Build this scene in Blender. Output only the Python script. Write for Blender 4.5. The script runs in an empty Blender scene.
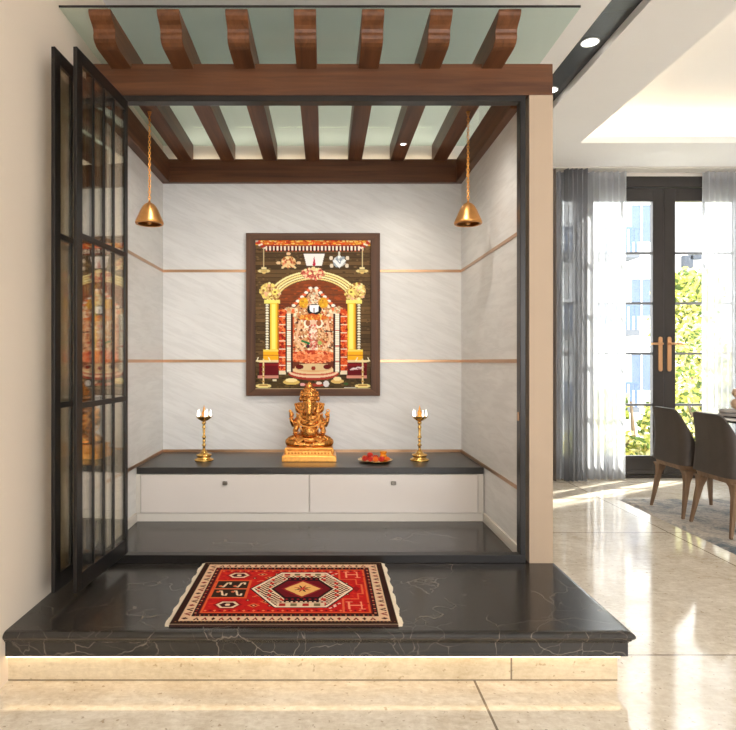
import bpy, bmesh, math, random
import numpy as np
from mathutils import Vector, Matrix
R = math.radians; PI = math.pi
random.seed(7); rng = np.random.default_rng(7)
S = bpy.context.scene; COL = S.collection

# ---------------------------------------------------------------- camera
F = 600.0                                   # focal length in px of a 736 px wide frame
cd = bpy.data.cameras.new('camera'); cam = bpy.data.objects.new('camera', cd); COL.objects.link(cam)
cam.location = (0, 0, 1.1); cam.rotation_euler = (PI/2, 0, 0)
cd.sensor_width = 36; cd.lens = F/736*36; cd.shift_x = 43/736; cd.shift_y = -4/736
cd.clip_start = 0.02; cd.clip_end = 200
S.camera = cam
# ---------------------------------------------------------------- world, sun, area lights, exposure
w = bpy.data.worlds.new('sky'); S.world = w; w.use_nodes = True
wb = w.node_tree.nodes['Background']; wb.inputs[0].default_value = (0.97, 0.98, 1.0, 1); wb.inputs[1].default_value = 5.5
def light(name, kind, loc, rot, energy, color=(1,1,1), **k):
    l = bpy.data.lights.new(name, kind); l.energy = energy; l.color = color
    for a, v in k.items(): setattr(l, a, v)
    o = bpy.data.objects.new(name, l); COL.objects.link(o); o.location = loc; o.rotation_euler = rot
    return o
sun = light('sun', 'SUN', (4, 12, 8), (0,0,0), 22.0, (1, .95, .86), angle=R(1.5))
sun.rotation_euler = Vector((-.75, -.45, -.60)).to_track_quat('-Z', 'Y').to_euler()
S.view_settings.view_transform = 'Standard'; S.view_settings.look = 'None'
S.view_settings.exposure = 0.24; S.view_settings.gamma = 1.0; S.view_settings.use_curve_mapping = False
light('added_uplight', 'AREA', (-.09, 3.96, 2.562), (R(155), 0, 0), .7, (1, .96, .88), shape='RECTANGLE', size=1.8, size_y=.03)  # added unseen lamp, brightens the wall and ceiling above the glass canopy
for hx in (-.72, -.09, .54): light('added_niche_spot', 'SPOT', (hx, 2.85, 2.285), (R(18), 0, 0), 14, (1, .95, .88), spot_size=R(150), spot_blend=1, shadow_soft_size=.05)  # added fill lamps hidden behind the header, they brighten the niche
S.cycles.max_bounces = 10; S.cycles.transparent_max_bounces = 24
S.cycles.sample_clamp_indirect = 8

# ---------------------------------------------------------------- materials
def s2l(c): return tuple(((v/255)/12.92 if v/255 <= .04045 else ((v/255+.055)/1.055)**2.4) for v in c)
class NT:
    def __init__(s, name):
        s.m = bpy.data.materials.new(name); s.m.use_nodes = True; s.t = s.m.node_tree
        s.b = s.t.nodes['Principled BSDF']; s.out = s.t.nodes['Material Output']
    def n(s, typ, **k):
        nd = s.t.nodes.new('ShaderNode'+typ)
        for a, v in k.items():
            if a.startswith('_'): nd.inputs[int(a[1:])].default_value = v
            else: setattr(nd, a, v)
        return nd
    def l(s, a, b): s.t.links.new(a, b)
    def mapped(s, scale=(1,1,1), rot=(0,0,0)):
        c = s.n('TexCoord'); mr = s.n('Mapping'); mr.inputs['Rotation'].default_value = rot; mp = s.n('Mapping'); mp.inputs['Scale'].default_value = scale
        s.l(c.outputs['Object'], mr.inputs['Vector']); s.l(mr.outputs[0], mp.inputs['Vector']); return mp.outputs[0]
    def ramp(s, fac, stops):
        r = s.n('ValToRGB'); e = r.color_ramp.elements
        while len(e) < len(stops): e.new(.5)
        for el, (p, c) in zip(e, stops): el.position = p; el.color = (*c, 1)
        s.l(fac, r.inputs[0]); return r.outputs[0]
    def noise(s, vec, scale, detail=4, rough=.55, dist=0):
        nd = s.n('TexNoise'); nd.inputs['Scale'].default_value = scale; nd.inputs['Detail'].default_value = detail
        nd.inputs['Roughness'].default_value = rough; nd.inputs['Distortion'].default_value = dist
        s.l(vec, nd.inputs['Vector']); return nd.outputs[0]
    def mix(s, fac, a, b, mode='MIX'):
        m = s.n('Mix', data_type='RGBA', blend_type=mode)
        for v, i in ((fac, 0), (a, 6), (b, 7)):
            if hasattr(v, 'links') or hasattr(v, 'is_output'): s.l(v, m.inputs[i])
            else: m.inputs[i].default_value = v if i == 0 else (*v, 1)
        return m.outputs[2]
    def math(s, op, a, b=0.0, c=0.0):
        m = s.n('Math', operation=op)
        for v, i in ((a, 0), (b, 1), (c, 2)):
            if hasattr(v, 'is_output'): s.l(v, m.inputs[i])
            else: m.inputs[i].default_value = v
        return m.outputs[0]
    def bump(s, h, strength=.2, dist=.01):
        b = s.n('Bump'); b.inputs['Strength'].default_value = strength; b.inputs['Distance'].default_value = dist
        s.l(h, b.inputs['Height']); s.l(b.outputs[0], s.b.inputs['Normal'])
def plain(name, col, rough=.5, metal=0., var=.06, scale=6, **k):
    t = NT(name); c = s2l(col)
    f = t.noise(t.mapped(), scale)
    t.l(t.ramp(f, [(.3, tuple(v*(1-var) for v in c)), (.7, tuple(min(1, v*(1+var)) for v in c))]), t.b.inputs['Base Color'])
    t.b.inputs['Roughness'].default_value = rough; t.b.inputs['Metallic'].default_value = metal
    for a, v in k.items(): t.b.inputs[a.replace('_', ' ')].default_value = v
    return t.m
def wood(name, axis, c1, c2, rough=.4):
    t = NT(name); sc = [34, 34, 34]; sc['xyz'.index(axis)] = 1.6
    v = t.mapped(tuple(sc)); f = t.noise(v, 1.0, 6, .6, .6)
    g = t.noise(t.mapped(tuple(x*.25 for x in sc)), 1.0, 2)
    f2 = t.math('ADD', t.math('MULTIPLY', f, .65), t.math('MULTIPLY', g, .35))
    t.l(t.ramp(f2, [(.32, s2l(c1)), (.68, s2l(c2))]), t.b.inputs['Base Color'])
    t.b.inputs['Roughness'].default_value = rough; t.b.inputs['Specular IOR Level'].default_value = .3; t.bump(f, .08, .003); return t.m
def dark_marble(name, base, base2, vein, rough=.2, amt=.8):
    t = NT(name); v = t.mapped()
    nz = t.n('TexNoise'); nz.inputs['Scale'].default_value = 2.2; nz.inputs['Detail'].default_value = 5; t.l(v, nz.inputs['Vector'])
    ad = t.n('VectorMath', operation='MULTIPLY_ADD'); t.l(nz.outputs[1], ad.inputs[0]); ad.inputs[1].default_value = (.55, .55, .55); t.l(v, ad.inputs[2])
    def vein_f(scale, wdt):
        vo = t.n('TexVoronoi', feature='DISTANCE_TO_EDGE'); vo.inputs['Scale'].default_value = scale; t.l(ad.outputs[0], vo.inputs['Vector'])
        return t.ramp(vo.outputs[0], [(0, (1, 1, 1)), (wdt, (0, 0, 0))])
    a = vein_f(4.2, .011); b = vein_f(9, .016)
    mask = t.ramp(t.noise(v, 3.3, 3), [(.42, (0, 0, 0)), (.58, (1, 1, 1))])
    mask2 = t.ramp(t.noise(v, 5.1, 3), [(.42, (0, 0, 0)), (.62, (.7, .7, .7))])
    va = t.mix(1., a, mask, 'MULTIPLY'); vb = t.mix(1., b, mask2, 'MULTIPLY')
    vs = t.math('MULTIPLY', t.math('ADD', va, vb), amt)
    bs = t.ramp(t.noise(v, 4, 6, .65), [(.3, s2l(base)), (.7, s2l(base2))])
    t.l(t.mix(vs, bs, s2l(vein)), t.b.inputs['Base Color']); t.b.inputs['Roughness'].default_value = rough
    return t.m
def light_marble(name):
    t = NT(name); v = t.mapped((4, 4, 34), (0, R(-24), 0))
    f = t.noise(v, 1.0, 6, .6, .8); g = t.noise(t.mapped((1, 1, 4), (0, R(-24), 0)), 2.4, 4)
    c = t.ramp(f, [(.25, s2l((216, 213, 207))), (.5, s2l((227, 224, 219))), (.75, s2l((233, 231, 226)))])
    c = t.mix(t.math('MULTIPLY', t.ramp(g, [(.4, (0,0,0)), (.62, (1,1,1))]), .25), c, s2l((208, 205, 200)))
    ln = t.ramp(f, [(.43, (0,0,0)), (.445, (1,1,1)), (.46, (0,0,0))])
    c = t.mix(t.math('MULTIPLY', ln, .25), c, s2l((200, 195, 188)))
    t.l(c, t.b.inputs['Base Color']); t.b.inputs['Roughness'].default_value = .42; t.b.inputs['Specular IOR Level'].default_value = .35; return t.m
def cream_stone(name, joints=None, rough=.1, cols=((198, 182, 158), (238, 229, 213)), spec=.5):
    t = NT(name); v = t.mapped()
    f = t.noise(v, 3.5, 10, .72, .6); g = t.noise(t.mapped((1.5, 4, 6)), 7, 8, .75, 1.4)
    h = t.noise(v, 38, 5, .7); f2 = t.math('ADD', t.math('ADD', t.math('MULTIPLY', f, .4), t.math('MULTIPLY', g, .35)), t.math('MULTIPLY', h, .25))
    c = t.ramp(f2, [(.38, s2l(cols[0])), (.58, s2l(cols[1]))])
    pits = t.ramp(t.noise(t.mapped((1, 1, 1)), 45, 2), [(.66, (0,0,0)), (.70, (1,1,1))])
    c = t.mix(t.math('MULTIPLY', pits, .55), c, s2l((150, 122, 86)))
    if joints:
        sep = t.n('SeparateXYZ'); t.l(v, sep.inputs[0])
        fac = None
        for ax, off, per, wd in joints:
            q = t.math('SUBTRACT', sep.outputs[ax], off)
            if per: q = t.math('PINGPONG', q, per/2.) if False else t.math('SUBTRACT', t.math('MODULO', t.math('ADD', q, per*20.5), per), per/2)
            k = t.math('LESS_THAN', t.math('ABSOLUTE', q), wd)
            fac = k if fac is None else t.math('MAXIMUM', fac, k)
        c = t.mix(t.math('MULTIPLY', fac, .85), c, s2l((108, 92, 72)))
    t.l(c, t.b.inputs['Base Color']); t.b.inputs['Roughness'].default_value = rough
    t.b.inputs['Specular IOR Level'].default_value = spec
    return t.m
def glass(name, tint, refl=.12, rough=0.0, edge=.6):
    t = NT(name); tr = t.n('BsdfTransparent'); gl = t.n('BsdfGlossy'); mx = t.n('MixShader')
    tr.inputs[0].default_value = (*tint, 1); gl.inputs[0].default_value = (.95, .95, .95, 1); gl.inputs['Roughness'].default_value = rough
    lw = t.n('LayerWeight'); lw.inputs[0].default_value = .3
    fac = t.math('ADD', refl, t.math('MULTIPLY', lw.outputs['Fresnel'], edge), 0)
    fac = t.math('MINIMUM', fac, .9)
    t.l(fac, mx.inputs[0]); t.l(tr.outputs[0], mx.inputs[1]); t.l(gl.outputs[0], mx.inputs[2]); t.l(mx.outputs[0], t.out.inputs[0])
    return t.m
def sheer(name, col, opacity, transl=.6):
    t = NT(name); tr = t.n('BsdfTransparent'); df = t.n('BsdfDiffuse'); tl = t.n('BsdfTranslucent'); m1 = t.n('MixShader'); m2 = t.n('MixShader')
    c = (*s2l(col), 1); df.inputs[0].default_value = c; tl.inputs[0].default_value = c; m1.inputs[0].default_value = transl
    t.l(df.outputs[0], m1.inputs[1]); t.l(tl.outputs[0], m1.inputs[2])
    wv = t.noise(t.mapped((400, 400, 3)), 1, 1); op = t.math('ADD', opacity-.06, t.math('MULTIPLY', wv, .12))
    t.l(op, m2.inputs[0]); t.l(tr.outputs[0], m2.inputs[1]); t.l(m1.outputs[0], m2.inputs[2]); t.l(m2.outputs[0], t.out.inputs[0])
    return t.m
def emit(name, col, strength):
    t = NT(name); t.b.inputs['Base Color'].default_value = (*s2l(col), 1); t.b.inputs['Emission Color'].default_value = (*s2l(col), 1)
    t.b.inputs['Emission Strength'].default_value = strength; return t.m
def vcol(name, rough=.6, grain=0, bump=0, **k):
    t = NT(name); a = t.n('Attribute', attribute_name='Col'); c = a.outputs['Color']
    if grain:
        f = t.noise(t.mapped(), grain, 2); c = t.mix(.35, c, t.ramp(f, [(.3, (.55, .55, .55)), (.7, (1, 1, 1))]), 'MULTIPLY')
        if bump: t.bump(f, bump, .004)
    t.l(c, t.b.inputs['Base Color']); t.b.inputs['Roughness'].default_value = rough
    for a_, v in k.items(): t.b.inputs[a_.replace('_', ' ')].default_value = v
    return t.m

WX = wood('walnut_x', 'x', (70, 42, 25), (112, 71, 44)); WY = wood('walnut_y', 'y', (76, 46, 27), (124, 79, 49)); WZ = wood('walnut_z', 'z', (84, 46, 28), (124, 76, 48))
LEGW = wood('leg_wood', 'z', (104, 80, 60), (146, 118, 92), .5)
BLACKM = dark_marble('dark_marble', (38, 35, 32), (51, 47, 43), (130, 120, 108), .2, .6)
LMAR = light_marble('pale_marble')
FLOORM = cream_stone('cream_floor_tile', [(0, .514, 1.69, .004), (1, 2.245, 1.6, .004)], .085)
RISERM = cream_stone('beige_riser_stone', [(0, .641, 0, .003), (2, 0, 0, .005)], .3, ((186, 166, 132), (220, 204, 174)))
PAINT = plain('warm_white_paint', (236, 228, 218), .7, var=.015, scale=2)
CEILP = plain('ceiling_paint', (248, 247, 245), .8, var=.01, scale=2)
BEIGE = plain('beige_paint', (176, 154, 130), .6, var=.015, scale=2)
FRAMEB = plain('black_metal_frame', (42, 39, 37), .3, .6, var=.1)
DOORB = plain('dark_brown_door_paint', (50, 45, 43), .3, var=.08)
COPPER = plain('copper_inlay', (184, 146, 112), .3, .9, var=.08)
GOLD = plain('antique_gold', (240, 172, 88), .30, .85, var=.12, scale=60)
def carved(name, col, rough):
    t = NT(name); v = t.mapped(); vo = t.n('TexVoronoi'); vo.inputs['Scale'].default_value = 95; t.l(v, vo.inputs['Vector'])
    nz = t.noise(v, 70, 3); h = t.math('ADD', t.math('MULTIPLY', vo.outputs[0], .6), t.math('MULTIPLY', nz, .6))
    t.l(t.ramp(nz, [(.3, s2l(tuple(x*.72 for x in col))), (.6, s2l(col))]), t.b.inputs['Base Color'])
    t.b.inputs['Metallic'].default_value = .85; t.b.inputs['Roughness'].default_value = rough; t.bump(h, .55, .004); return t.m
CGOLD = carved('carved_gold', (228, 152, 74), .24)
BRASS = plain('brass', (232, 188, 110), .2, .9, var=.08, scale=30)
BRONZE = plain('bell_bronze', (206, 148, 86), .34, .85, var=.12, scale=25)
CABW = plain('cream_gloss_lacquer', (222, 212, 202), .18, var=.01, scale=2)
PLINTHW = plain('cream_matt_paint', (214, 206, 194), .5, var=.01, scale=2)
DARKP = plain('dark_channel_paint', (62, 64, 66), .25, .3, var=.05)
GLASSG = glass('green_canopy_glass', (.855, .925, .895), .0, 0, .04)
GLASSD = glass('bronze_door_glass', (.97, .94, .85), .17, 0, .45)
GLASSW = glass('clear_window_glass', (.97, .985, .98), .02, 0, .3)
LEATHER = plain('dark_taupe_leather', (66, 58, 53), .5, var=.08, scale=14)
SHEERW = sheer('white_sheer_voile', (222, 224, 228), .62, .55)
SHEERG = sheer('grey_drape_cloth', (150, 150, 152), .80, .45)
TAUPE = sheer('taupe_drape_cloth', (128, 116, 106), .96, .2)

# ---------------------------------------------------------------- mesh helpers
class MB:
    def __init__(s): s.v = []; s.f = []; s.mi = []; s.sm = []
    def add(s, vs, fs, mi=0, smooth=False):
        o = len(s.v); s.v += [tuple(v) for v in vs]; s.f += [tuple(i+o for i in f) for f in fs]; s.mi += [mi]*len(fs); s.sm += [smooth]*len(fs); return s
    def box(s, x0, x1, y0, y1, z0, z1, mi=0):
        vs = [(x, y, z) for x in (x0, x1) for y in (y0, y1) for z in (z0, z1)]
        return s.add(vs, [(0,1,3,2), (4,6,7,5), (0,4,5,1), (2,3,7,6), (0,2,6,4), (1,5,7,3)], mi)
    def obox(s, p0, p1, wid, z0, z1, mi=0):          # box along the ground line p0-p1
        a = Vector(p0); b = Vector(p1); d = (b-a).normalized(); n = Vector((-d.y, d.x))*wid/2
        vs = [(*(p+q*n), z) for p in (a, b) for q in (-1, 1) for z in (z0, z1)]
        return s.add(vs, [(0,1,3,2), (4,6,7,5), (0,4,5,1), (2,3,7,6), (0,2,6,4), (1,5,7,3)], mi)
    def prism(s, poly, axis, a, b, mi=0):            # poly of 2D points in the two other axes
        def mk(p, t): l = list(p); l.insert(axis, t); return tuple(l)
        n = len(poly); vs = [mk(p, a) for p in poly]+[mk(p, b) for p in poly]
        fs = [tuple(range(n)), tuple(range(2*n-1, n-1, -1))]+[(i, i+n, (i+1) % n+n, (i+1) % n) for i in range(n)]
        return s.add(vs, fs, mi)
    def lathe(s, prof, c=(0,0,0), n=28, mi=0, smooth=True, lobes=0, amp=0):
        vs = []; fs = []
        for r, z in prof:
            for k in range(n):
                a = 2*PI*k/n; rr = r*(1+(amp*math.cos(lobes*a) if lobes else 0)); vs.append((c[0]+rr*math.cos(a), c[1]+rr*math.sin(a), c[2]+z))
        for i in range(len(prof)-1):
            for k in range(n): fs.append((i*n+k, i*n+(k+1) % n, (i+1)*n+(k+1) % n, (i+1)*n+k))
        m = len(prof)-1
        fs.append(tuple(range(n-1, -1, -1))); fs.append(tuple(m*n+k for k in range(n)))
        return s.add(vs, fs, mi, smooth)
    def tube(s, pts, rad, n=10, mi=0, closed=False, flat=1.0):
        P = [Vector(p) for p in pts]; m = len(P); rads = rad if isinstance(rad, (list, tuple)) else [rad]*m
        vs = []; up = Vector((0, 0, 1)); prev = None
        for i in range(m):
            t = (P[(i+1) % m]-P[i-1]) if closed else (P[min(i+1, m-1)]-P[max(i-1, 0)])
            t.normalize()
            if prev is None:
                a = t.cross(up)
                if a.length < .1: a = t.cross(Vector((1, 0, 0)))
            else: a = prev-t*prev.dot(t)
            a.normalize(); prev = a.copy(); b = t.cross(a)
            for k in range(n):
                th = 2*PI*k/n; vs.append(P[i]+(a*math.cos(th)+b*math.sin(th)*flat)*rads[i])
        fs = []
        for i in range(m if closed else m-1):
            j = (i+1) % m
            for k in range(n): fs.append((i*n+k, i*n+(k+1) % n, j*n+(k+1) % n, j*n+k))
        if not closed: fs += [tuple(range(n-1, -1, -1)), tuple((m-1)*n+k for k in range(n))]
        return s.add(vs, fs, mi, True)
    def ell(s, c, r, rot=(0,0,0), nu=20, nv=12, mi=0):
        from mathutils import Euler
        M = Euler(rot).to_matrix(); vs = [Vector(c)+M @ Vector((0, 0, r[2]))]
        for i in range(1, nv):
            ph = PI*i/nv
            for k in range(nu):
                th = 2*PI*k/nu; vs.append(Vector(c)+M @ Vector((r[0]*math.sin(ph)*math.cos(th), r[1]*math.sin(ph)*math.sin(th), r[2]*math.cos(ph))))
        vs.append(Vector(c)+M @ Vector((0, 0, -r[2]))); L = len(vs)-1; fs = []
        for k in range(nu):
            fs.append((0, 1+k, 1+(k+1) % nu)); fs.append((L, L-nu+(k+1) % nu, L-nu+k))
            for i in range(nv-2): a = 1+i*nu; fs.append((a+k, a+nu+k, a+nu+(k+1) % nu, a+(k+1) % nu))
        return s.add(vs, fs, mi, True)
    def grid(s, fn, nu, nv, mi=0, smooth=True):
        vs = [fn(i/nu, j/nv) for j in range(nv+1) for i in range(nu+1)]
        return s.add(vs, [(j*(nu+1)+i, j*(nu+1)+i+1, (j+1)*(nu+1)+i+1, (j+1)*(nu+1)+i) for j in range(nv) for i in range(nu)], mi, smooth)
    def build(s, name, mats, parent=None, bevel=0, solid=0, sub=0, remesh=0, fix=True):
        me = bpy.data.meshes.new(name); me.from_pydata(s.v, [], s.f)
        for m in (mats if isinstance(mats, (list, tuple)) else [mats]): me.materials.append(m)
        me.polygons.foreach_set('material_index', s.mi); me.polygons.foreach_set('use_smooth', s.sm)
        if fix:
            bm = bmesh.new(); bm.from_mesh(me); bmesh.ops.recalc_face_normals(bm, faces=bm.faces); bm.to_mesh(me); bm.free()
        me.update(); o = bpy.data.objects.new(name, me); COL.objects.link(o)
        if parent is not None:
            o.parent = parent; off = Vector((0, 0, 0)); p = parent
            while p is not None: off += p.location; p = p.parent
            o.location = -off                         # meshes of parts are written in world coordinates
        if solid: md = o.modifiers.new('solid', 'SOLIDIFY'); md.thickness = solid; md.offset = 0
        if remesh:
            md = o.modifiers.new('remesh', 'REMESH'); md.mode = 'VOXEL'; md.voxel_size = remesh; md.use_smooth_shade = True
            md = o.modifiers.new('smooth', 'SMOOTH'); md.factor = .5; md.iterations = 2
        if bevel: md = o.modifiers.new('bevel', 'BEVEL'); md.width = bevel; md.segments = 2; md.limit_method = 'ANGLE'; md.angle_limit = R(40)
        if sub: md = o.modifiers.new('sub', 'SUBSURF'); md.levels = sub; md.render_levels = sub
        return o
def tag(o, label=None, cat=None, group=None, kind=None):
    for k, v in (('label', label), ('category', cat), ('group', group), ('kind', kind)):
        if v: o[k] = v
    return o
def thing(name, loc, label, cat, group=None):
    o = bpy.data.objects.new(name, None); o.location = loc; o.empty_display_size = .1; COL.objects.link(o); return tag(o, label, cat, group)
def struct(o): o['kind'] = 'structure'; return o
def copy_tree(o, parent=None):
    c = o.copy(); COL.objects.link(c)
    if parent is not None: c.parent = parent
    for ch in list(o.children): copy_tree(ch, c)
    return c
def put_light(o, parent): o.parent = parent; o.location = o.location-parent.location; return o

# ================================================================ THE SETTING
HC = 2.87; XL = -1.09; YB = 4.02; YW = 5.64; ZP = .18
struct(MB().box(XL, 7.0, -2.6, YW+.1, -.15, 0).build('floor', FLOORM))
struct(MB().box(XL-.12, XL, -2.6, YW+.1, -.15, 3.3).build('wall_left', plain('warm_beige_paint', (230, 215, 196), .7, var=.012, scale=2)))
struct(MB().box(XL, 1.037, YB+.015, YB+.13, 0, HC).build('wall_back', PAINT))
struct(MB().box(7.0, 7.12, -2.6, YW+.1, -.15, 3.3).build('wall_right', PAINT))
struct(MB().box(XL, 7.0, -2.72, -2.6, -.15, .5).box(XL, 7.0, -2.72, -2.6, 2.55, 3.3).box(XL, -.6, -2.72, -2.6, .5, 2.55).box(5.2, 7.0, -2.72, -2.6, .5, 2.55).build('wall_rear', PAINT))
# window wall with its opening
struct(MB().box(XL, 2.17, YW, YW+.2, 0, 3.3).box(4.45, 7.0, YW, YW+.2, 0, 3.3).box(2.17, 4.45, YW, YW+.2, 2.835, 3.3).build('wall_far', PAINT))
# ceiling with the dark channel and the tray
cl = MB()
TX0, TX1, TY0, TY1 = 2.07, 6.3, -1.5, 4.87
cl.box(XL, 1.405, -2.6, YW, HC, 3.3).box(1.60, TX0, -2.6, YW, HC, HC+.055)
cl.box(1.405, 1.60, -2.6, YW, HC+.075, 3.3)
cl.box(TX0, 7.0, TY1, YW, HC, HC+.055).box(TX0, 7.0, -2.6, TY0, HC, HC+.055).box(TX1, 7.0, TY0, TY1, HC, HC+.055)
cl.box(1.60, TX0-.12, -2.6, YW, HC+.055, 3.3).box(TX0-.12, 7., TY1+.12, YW, HC+.055, 3.3)
cl.box(TX0-.12, 7.0, -2.6, TY0-.12, HC+.055, 3.3).box(TX1+.12, 7.0, TY0-.12, TY1+.12, HC+.055, 3.3)
cl.box(TX0-.12, TX1+.12, TY0-.12, TY1+.12, 3.15, 3.3)
ceil = struct(cl.build('ceiling', CEILP))
MB().box(1.407, 1.598, -2.59, YW-.01, HC+.045, HC+.074).build('channel_panel', DARKP, ceil)
LEDW = emit('warm_cove_led', (255, 230, 192), 7.0)
cv = MB().box(TX0-.10, TX1+.10, TY1+.06, TY1+.08, HC+.056, HC+.075).box(TX0-.10, TX0-.08, TY0-.05, TY1+.06, HC+.056, HC+.075)
cv.build('cove_light_strip', LEDW, ceil)

# niche: floor/platform
pf = thing('raised_platform', (0, 2.9, 0), 'raised black veined marble platform with moulded edge above a glowing beige riser', 'platform')
prof = [(0, 0), (.012, .0), (.0, .0)]
# slab edge profile: outward offset e, height z (from bottom up)
EP = [(-.045, .093), (0.0, .093), (0.0, .138), (.002, .143), (.008, .148), (.009, .152), (.014, .156), (.018, .162), (.018, .168), (.014, .174), (.006, .1785), (-.004, .18), (-.045, .18)]
sl = MB(); x1 = 1.033; y0 = 2.045
ring = []
for e, z in EP: ring.append([(XL, y0-e, z), (x1+e, y0-e, z), (x1+e, YB+.014, z)])
vs = [p for r in ring for p in r]; fs = []
for i in range(len(ring)-1):
    for k in range(2): fs.append((i*3+k, i*3+k+1, (i+1)*3+k+1, (i+1)*3+k))
n = len(ring)-1
vs += [(XL, YB+.014, .18), (XL, YB+.014, .093)]
fs.append((n*3, n*3+1, n*3+2, len(vs)-2)); fs.append((0, 1, 2, len(vs)-1))
fs.append(tuple([i*3 for i in range(len(ring))]+[len(vs)-2, len(vs)-1])); fs.append(tuple([i*3+2 for i in range(len(ring))]+[len(vs)-2, len(vs)-1]))
sl.add(vs, fs).build('top_slab', BLACKM, pf)
MB().box(XL, 1.006, 2.064, YB+.012, 0, .093).build('riser', RISERM, pf)
MB().box(XL, 1.008, 2.050, 2.063, .087, .0925).box(1.008, 1.018, 2.063, 3.9, .087, .0925).build('light_strip', emit('riser_led', (255, 222, 165), 3.6), pf)

# niche walls
struct(MB().box(.930, 1.037, 2.73, 2.82, ZP, 2.3095).box(.930, 1.037, 2.82, YB+.014, ZP, 2.2875).build('wall_partition', BEIGE))
struct(MB().box(.914, .929, 2.785, YB, ZP, 2.2875).build('wall_niche_right', LMAR))
struct(MB().box(XL+.001, .929, YB, YB+.013, ZP, 2.2875).build('wall_niche_back', LMAR))
struct(MB().box(XL+.0005, XL+.004, 2.785, YB-.001, ZP, 2.2875).build('wall_niche_left', LMAR))
XI = XL+.004
k = 1
for z in (1.703, 1.100, .499):
    struct(MB().box(XI, .914, YB-.004, YB-.0005, z-.009, z+.009).build('trim_%d' % k, COPPER)); k += 1
    struct(MB().box(.910, .9138, 2.79, YB-.004, z-.009, z+.009).build('trim_%d' % k, COPPER)); k += 1
    struct(MB().box(XI+.0002, XI+.004, 2.79, YB-.004, z-.009, z+.009).build('trim_%d' % k, COPPER)); k += 1
struct(MB().box(.903, .9135, 2.79, 3.43, ZP, ZP+.052).build('baseboard_right', PLINTHW, bevel=.002))
struct(MB().box(XI+.0004, XI+.012, 2.79, 3.43, ZP, ZP+.052).build('baseboard_left', PLINTHW, bevel=.002))

# opening frame
df = thing('opening_frame', (-.09, 2.755, ZP), 'black metal frame lining the opening of the prayer niche', 'door frame')
MB().box(XL+.002, .9135, 2.731, 2.783, 2.283, 2.3095).build('header', FRAMEB, df, bevel=.002)
MB().box(.889, .9135, 2.731, 2.783, ZP+.036, 2.285).build('jamb', FRAMEB, df, bevel=.002)
MB().box(XL+.002, XL+.030, 2.731, 2.783, ZP+.036, 2.285).build('jamb', FRAMEB, df, bevel=.002)
MB().box(XL+.002, .9135, 2.731, 2.783, ZP, ZP+.036).build('sill', FRAMEB, df, bevel=.002)
MB().box(.885, .8885, 2.745, 2.765, .826, .866).build('latch_plate', COPPER, df, bevel=.001)

# pergola
pg = thing('timber_pergola', (-.03, 3.2, 2.31), 'brown walnut pergola with seven scroll ended rafters over the niche', 'pergola')
BZ0, BZ1 = 2.288, 2.442
MB().box(XL+.001, 1.037, 2.73, 2.82, 2.310, 2.453).build('beam', WX, pg, bevel=.003)
MB().box(XL+.001, 1.037, 3.985, YB+.012, BZ0, BZ1).build('beam', WX, pg, bevel=.003)
MB().box(XL+.001, XL+.055, 2.82, 3.985, BZ0, BZ1).build('beam', WY, pg, bevel=.003)
MB().box(.872, 1.037, 2.82, 3.985, BZ0, BZ1).build('beam', WY, pg, bevel=.003)
RZ0, RZ1 = 2.43, 2.545
def arc(c, r, a0, a1, n): return [(c[0]+r*math.cos(R(a0+(a1-a0)*i/n)), c[1]+r*math.sin(R(a0+(a1-a0)*i/n))) for i in range(n+1)]
RP = [(4.015, RZ0), (4.015, RZ1), (2.462, RZ1), (2.462, 2.533), (2.468, 2.522), (2.482, 2.511), (2.500, 2.501), (2.513, 2.490), (2.517, 2.478), (2.514, 2.464), (2.517, 2.451), (2.528, 2.440), (2.545, 2.433), (2.564, RZ0)]
RXS = [-.083+.281*i for i in range(-3, 4)]
for x in RXS:
    MB().prism(RP, 0, x-.046, x+.046).build('rafter', WY, pg, bevel=.002)
gc = tag(MB().box(XL+.002, 1.045, 2.455, YB+.010, 2.5455, 2.5535).build('glass_canopy', GLASSG), 'greenish glass sheet lying on top of the wooden rafters', 'glass roof')
MB().box(XL+.002, 1.045, 2.451, 2.4549, 2.5455, 2.5535).build('edge_trim', FRAMEB, gc)
# glowing strip on the rear beam
tag(MB().box(-1.02, .86, 4.006, 4.016, 2.4423, 2.4455).build('light_strip', emit('beam_led', (255, 236, 200), 6.)), 'warm light strip lying on the rear pergola beam behind the rafters', 'light strip')

# ================================================================ FOLDING DOORS
def leaf(name, label, far, near, z0=.228, z1=2.280):
    far = Vector(far); near = Vector(near); d = (near-far).normalized(); T = .015; W = (near-far).length
    t = thing(name, (*((far+near)/2), z0), label, 'folding door', 'folded glass doors at the left of the niche')
    m = MB(); sw = .045; fs = .030
    m.obox(near, near-d*sw, T, z0, z1).obox(far, far+d*fs, T, z0, z1)
    m.obox(near-d*sw, far+d*fs, T, z1-.05, z1).obox(near-d*sw, far+d*fs, T, z0, z0+.065)
    m.build('frame', FRAMEB, t, bevel=.0015)
    for zz in (.930, 1.578): MB().obox(near-d*sw, far+d*fs, T*.8, zz-.011, zz+.011).build('cross_bar', FRAMEB, t)
    for q in (.3, .5, .7): MB().obox(far+d*(W*q-.009), far+d*(W*q+.009), T*.6, z0+.065, z1-.05).build('glazing_bar', FRAMEB, t)
    MB().obox(near-d*(sw-.004), far+d*(fs-.004), .005, z0+.06, z1-.045).build('glass_pane', GLASSD, t)
leaf('folding_door', 'black framed glass door leaf folded open, the one nearer the prayer rug', (-.903, 2.728), (-.9375, 2.25))
leaf('folding_door', 'black framed glass door leaf folded open tight against the left wall', (-1.000, 2.728), (-1.020, 2.25))

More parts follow.
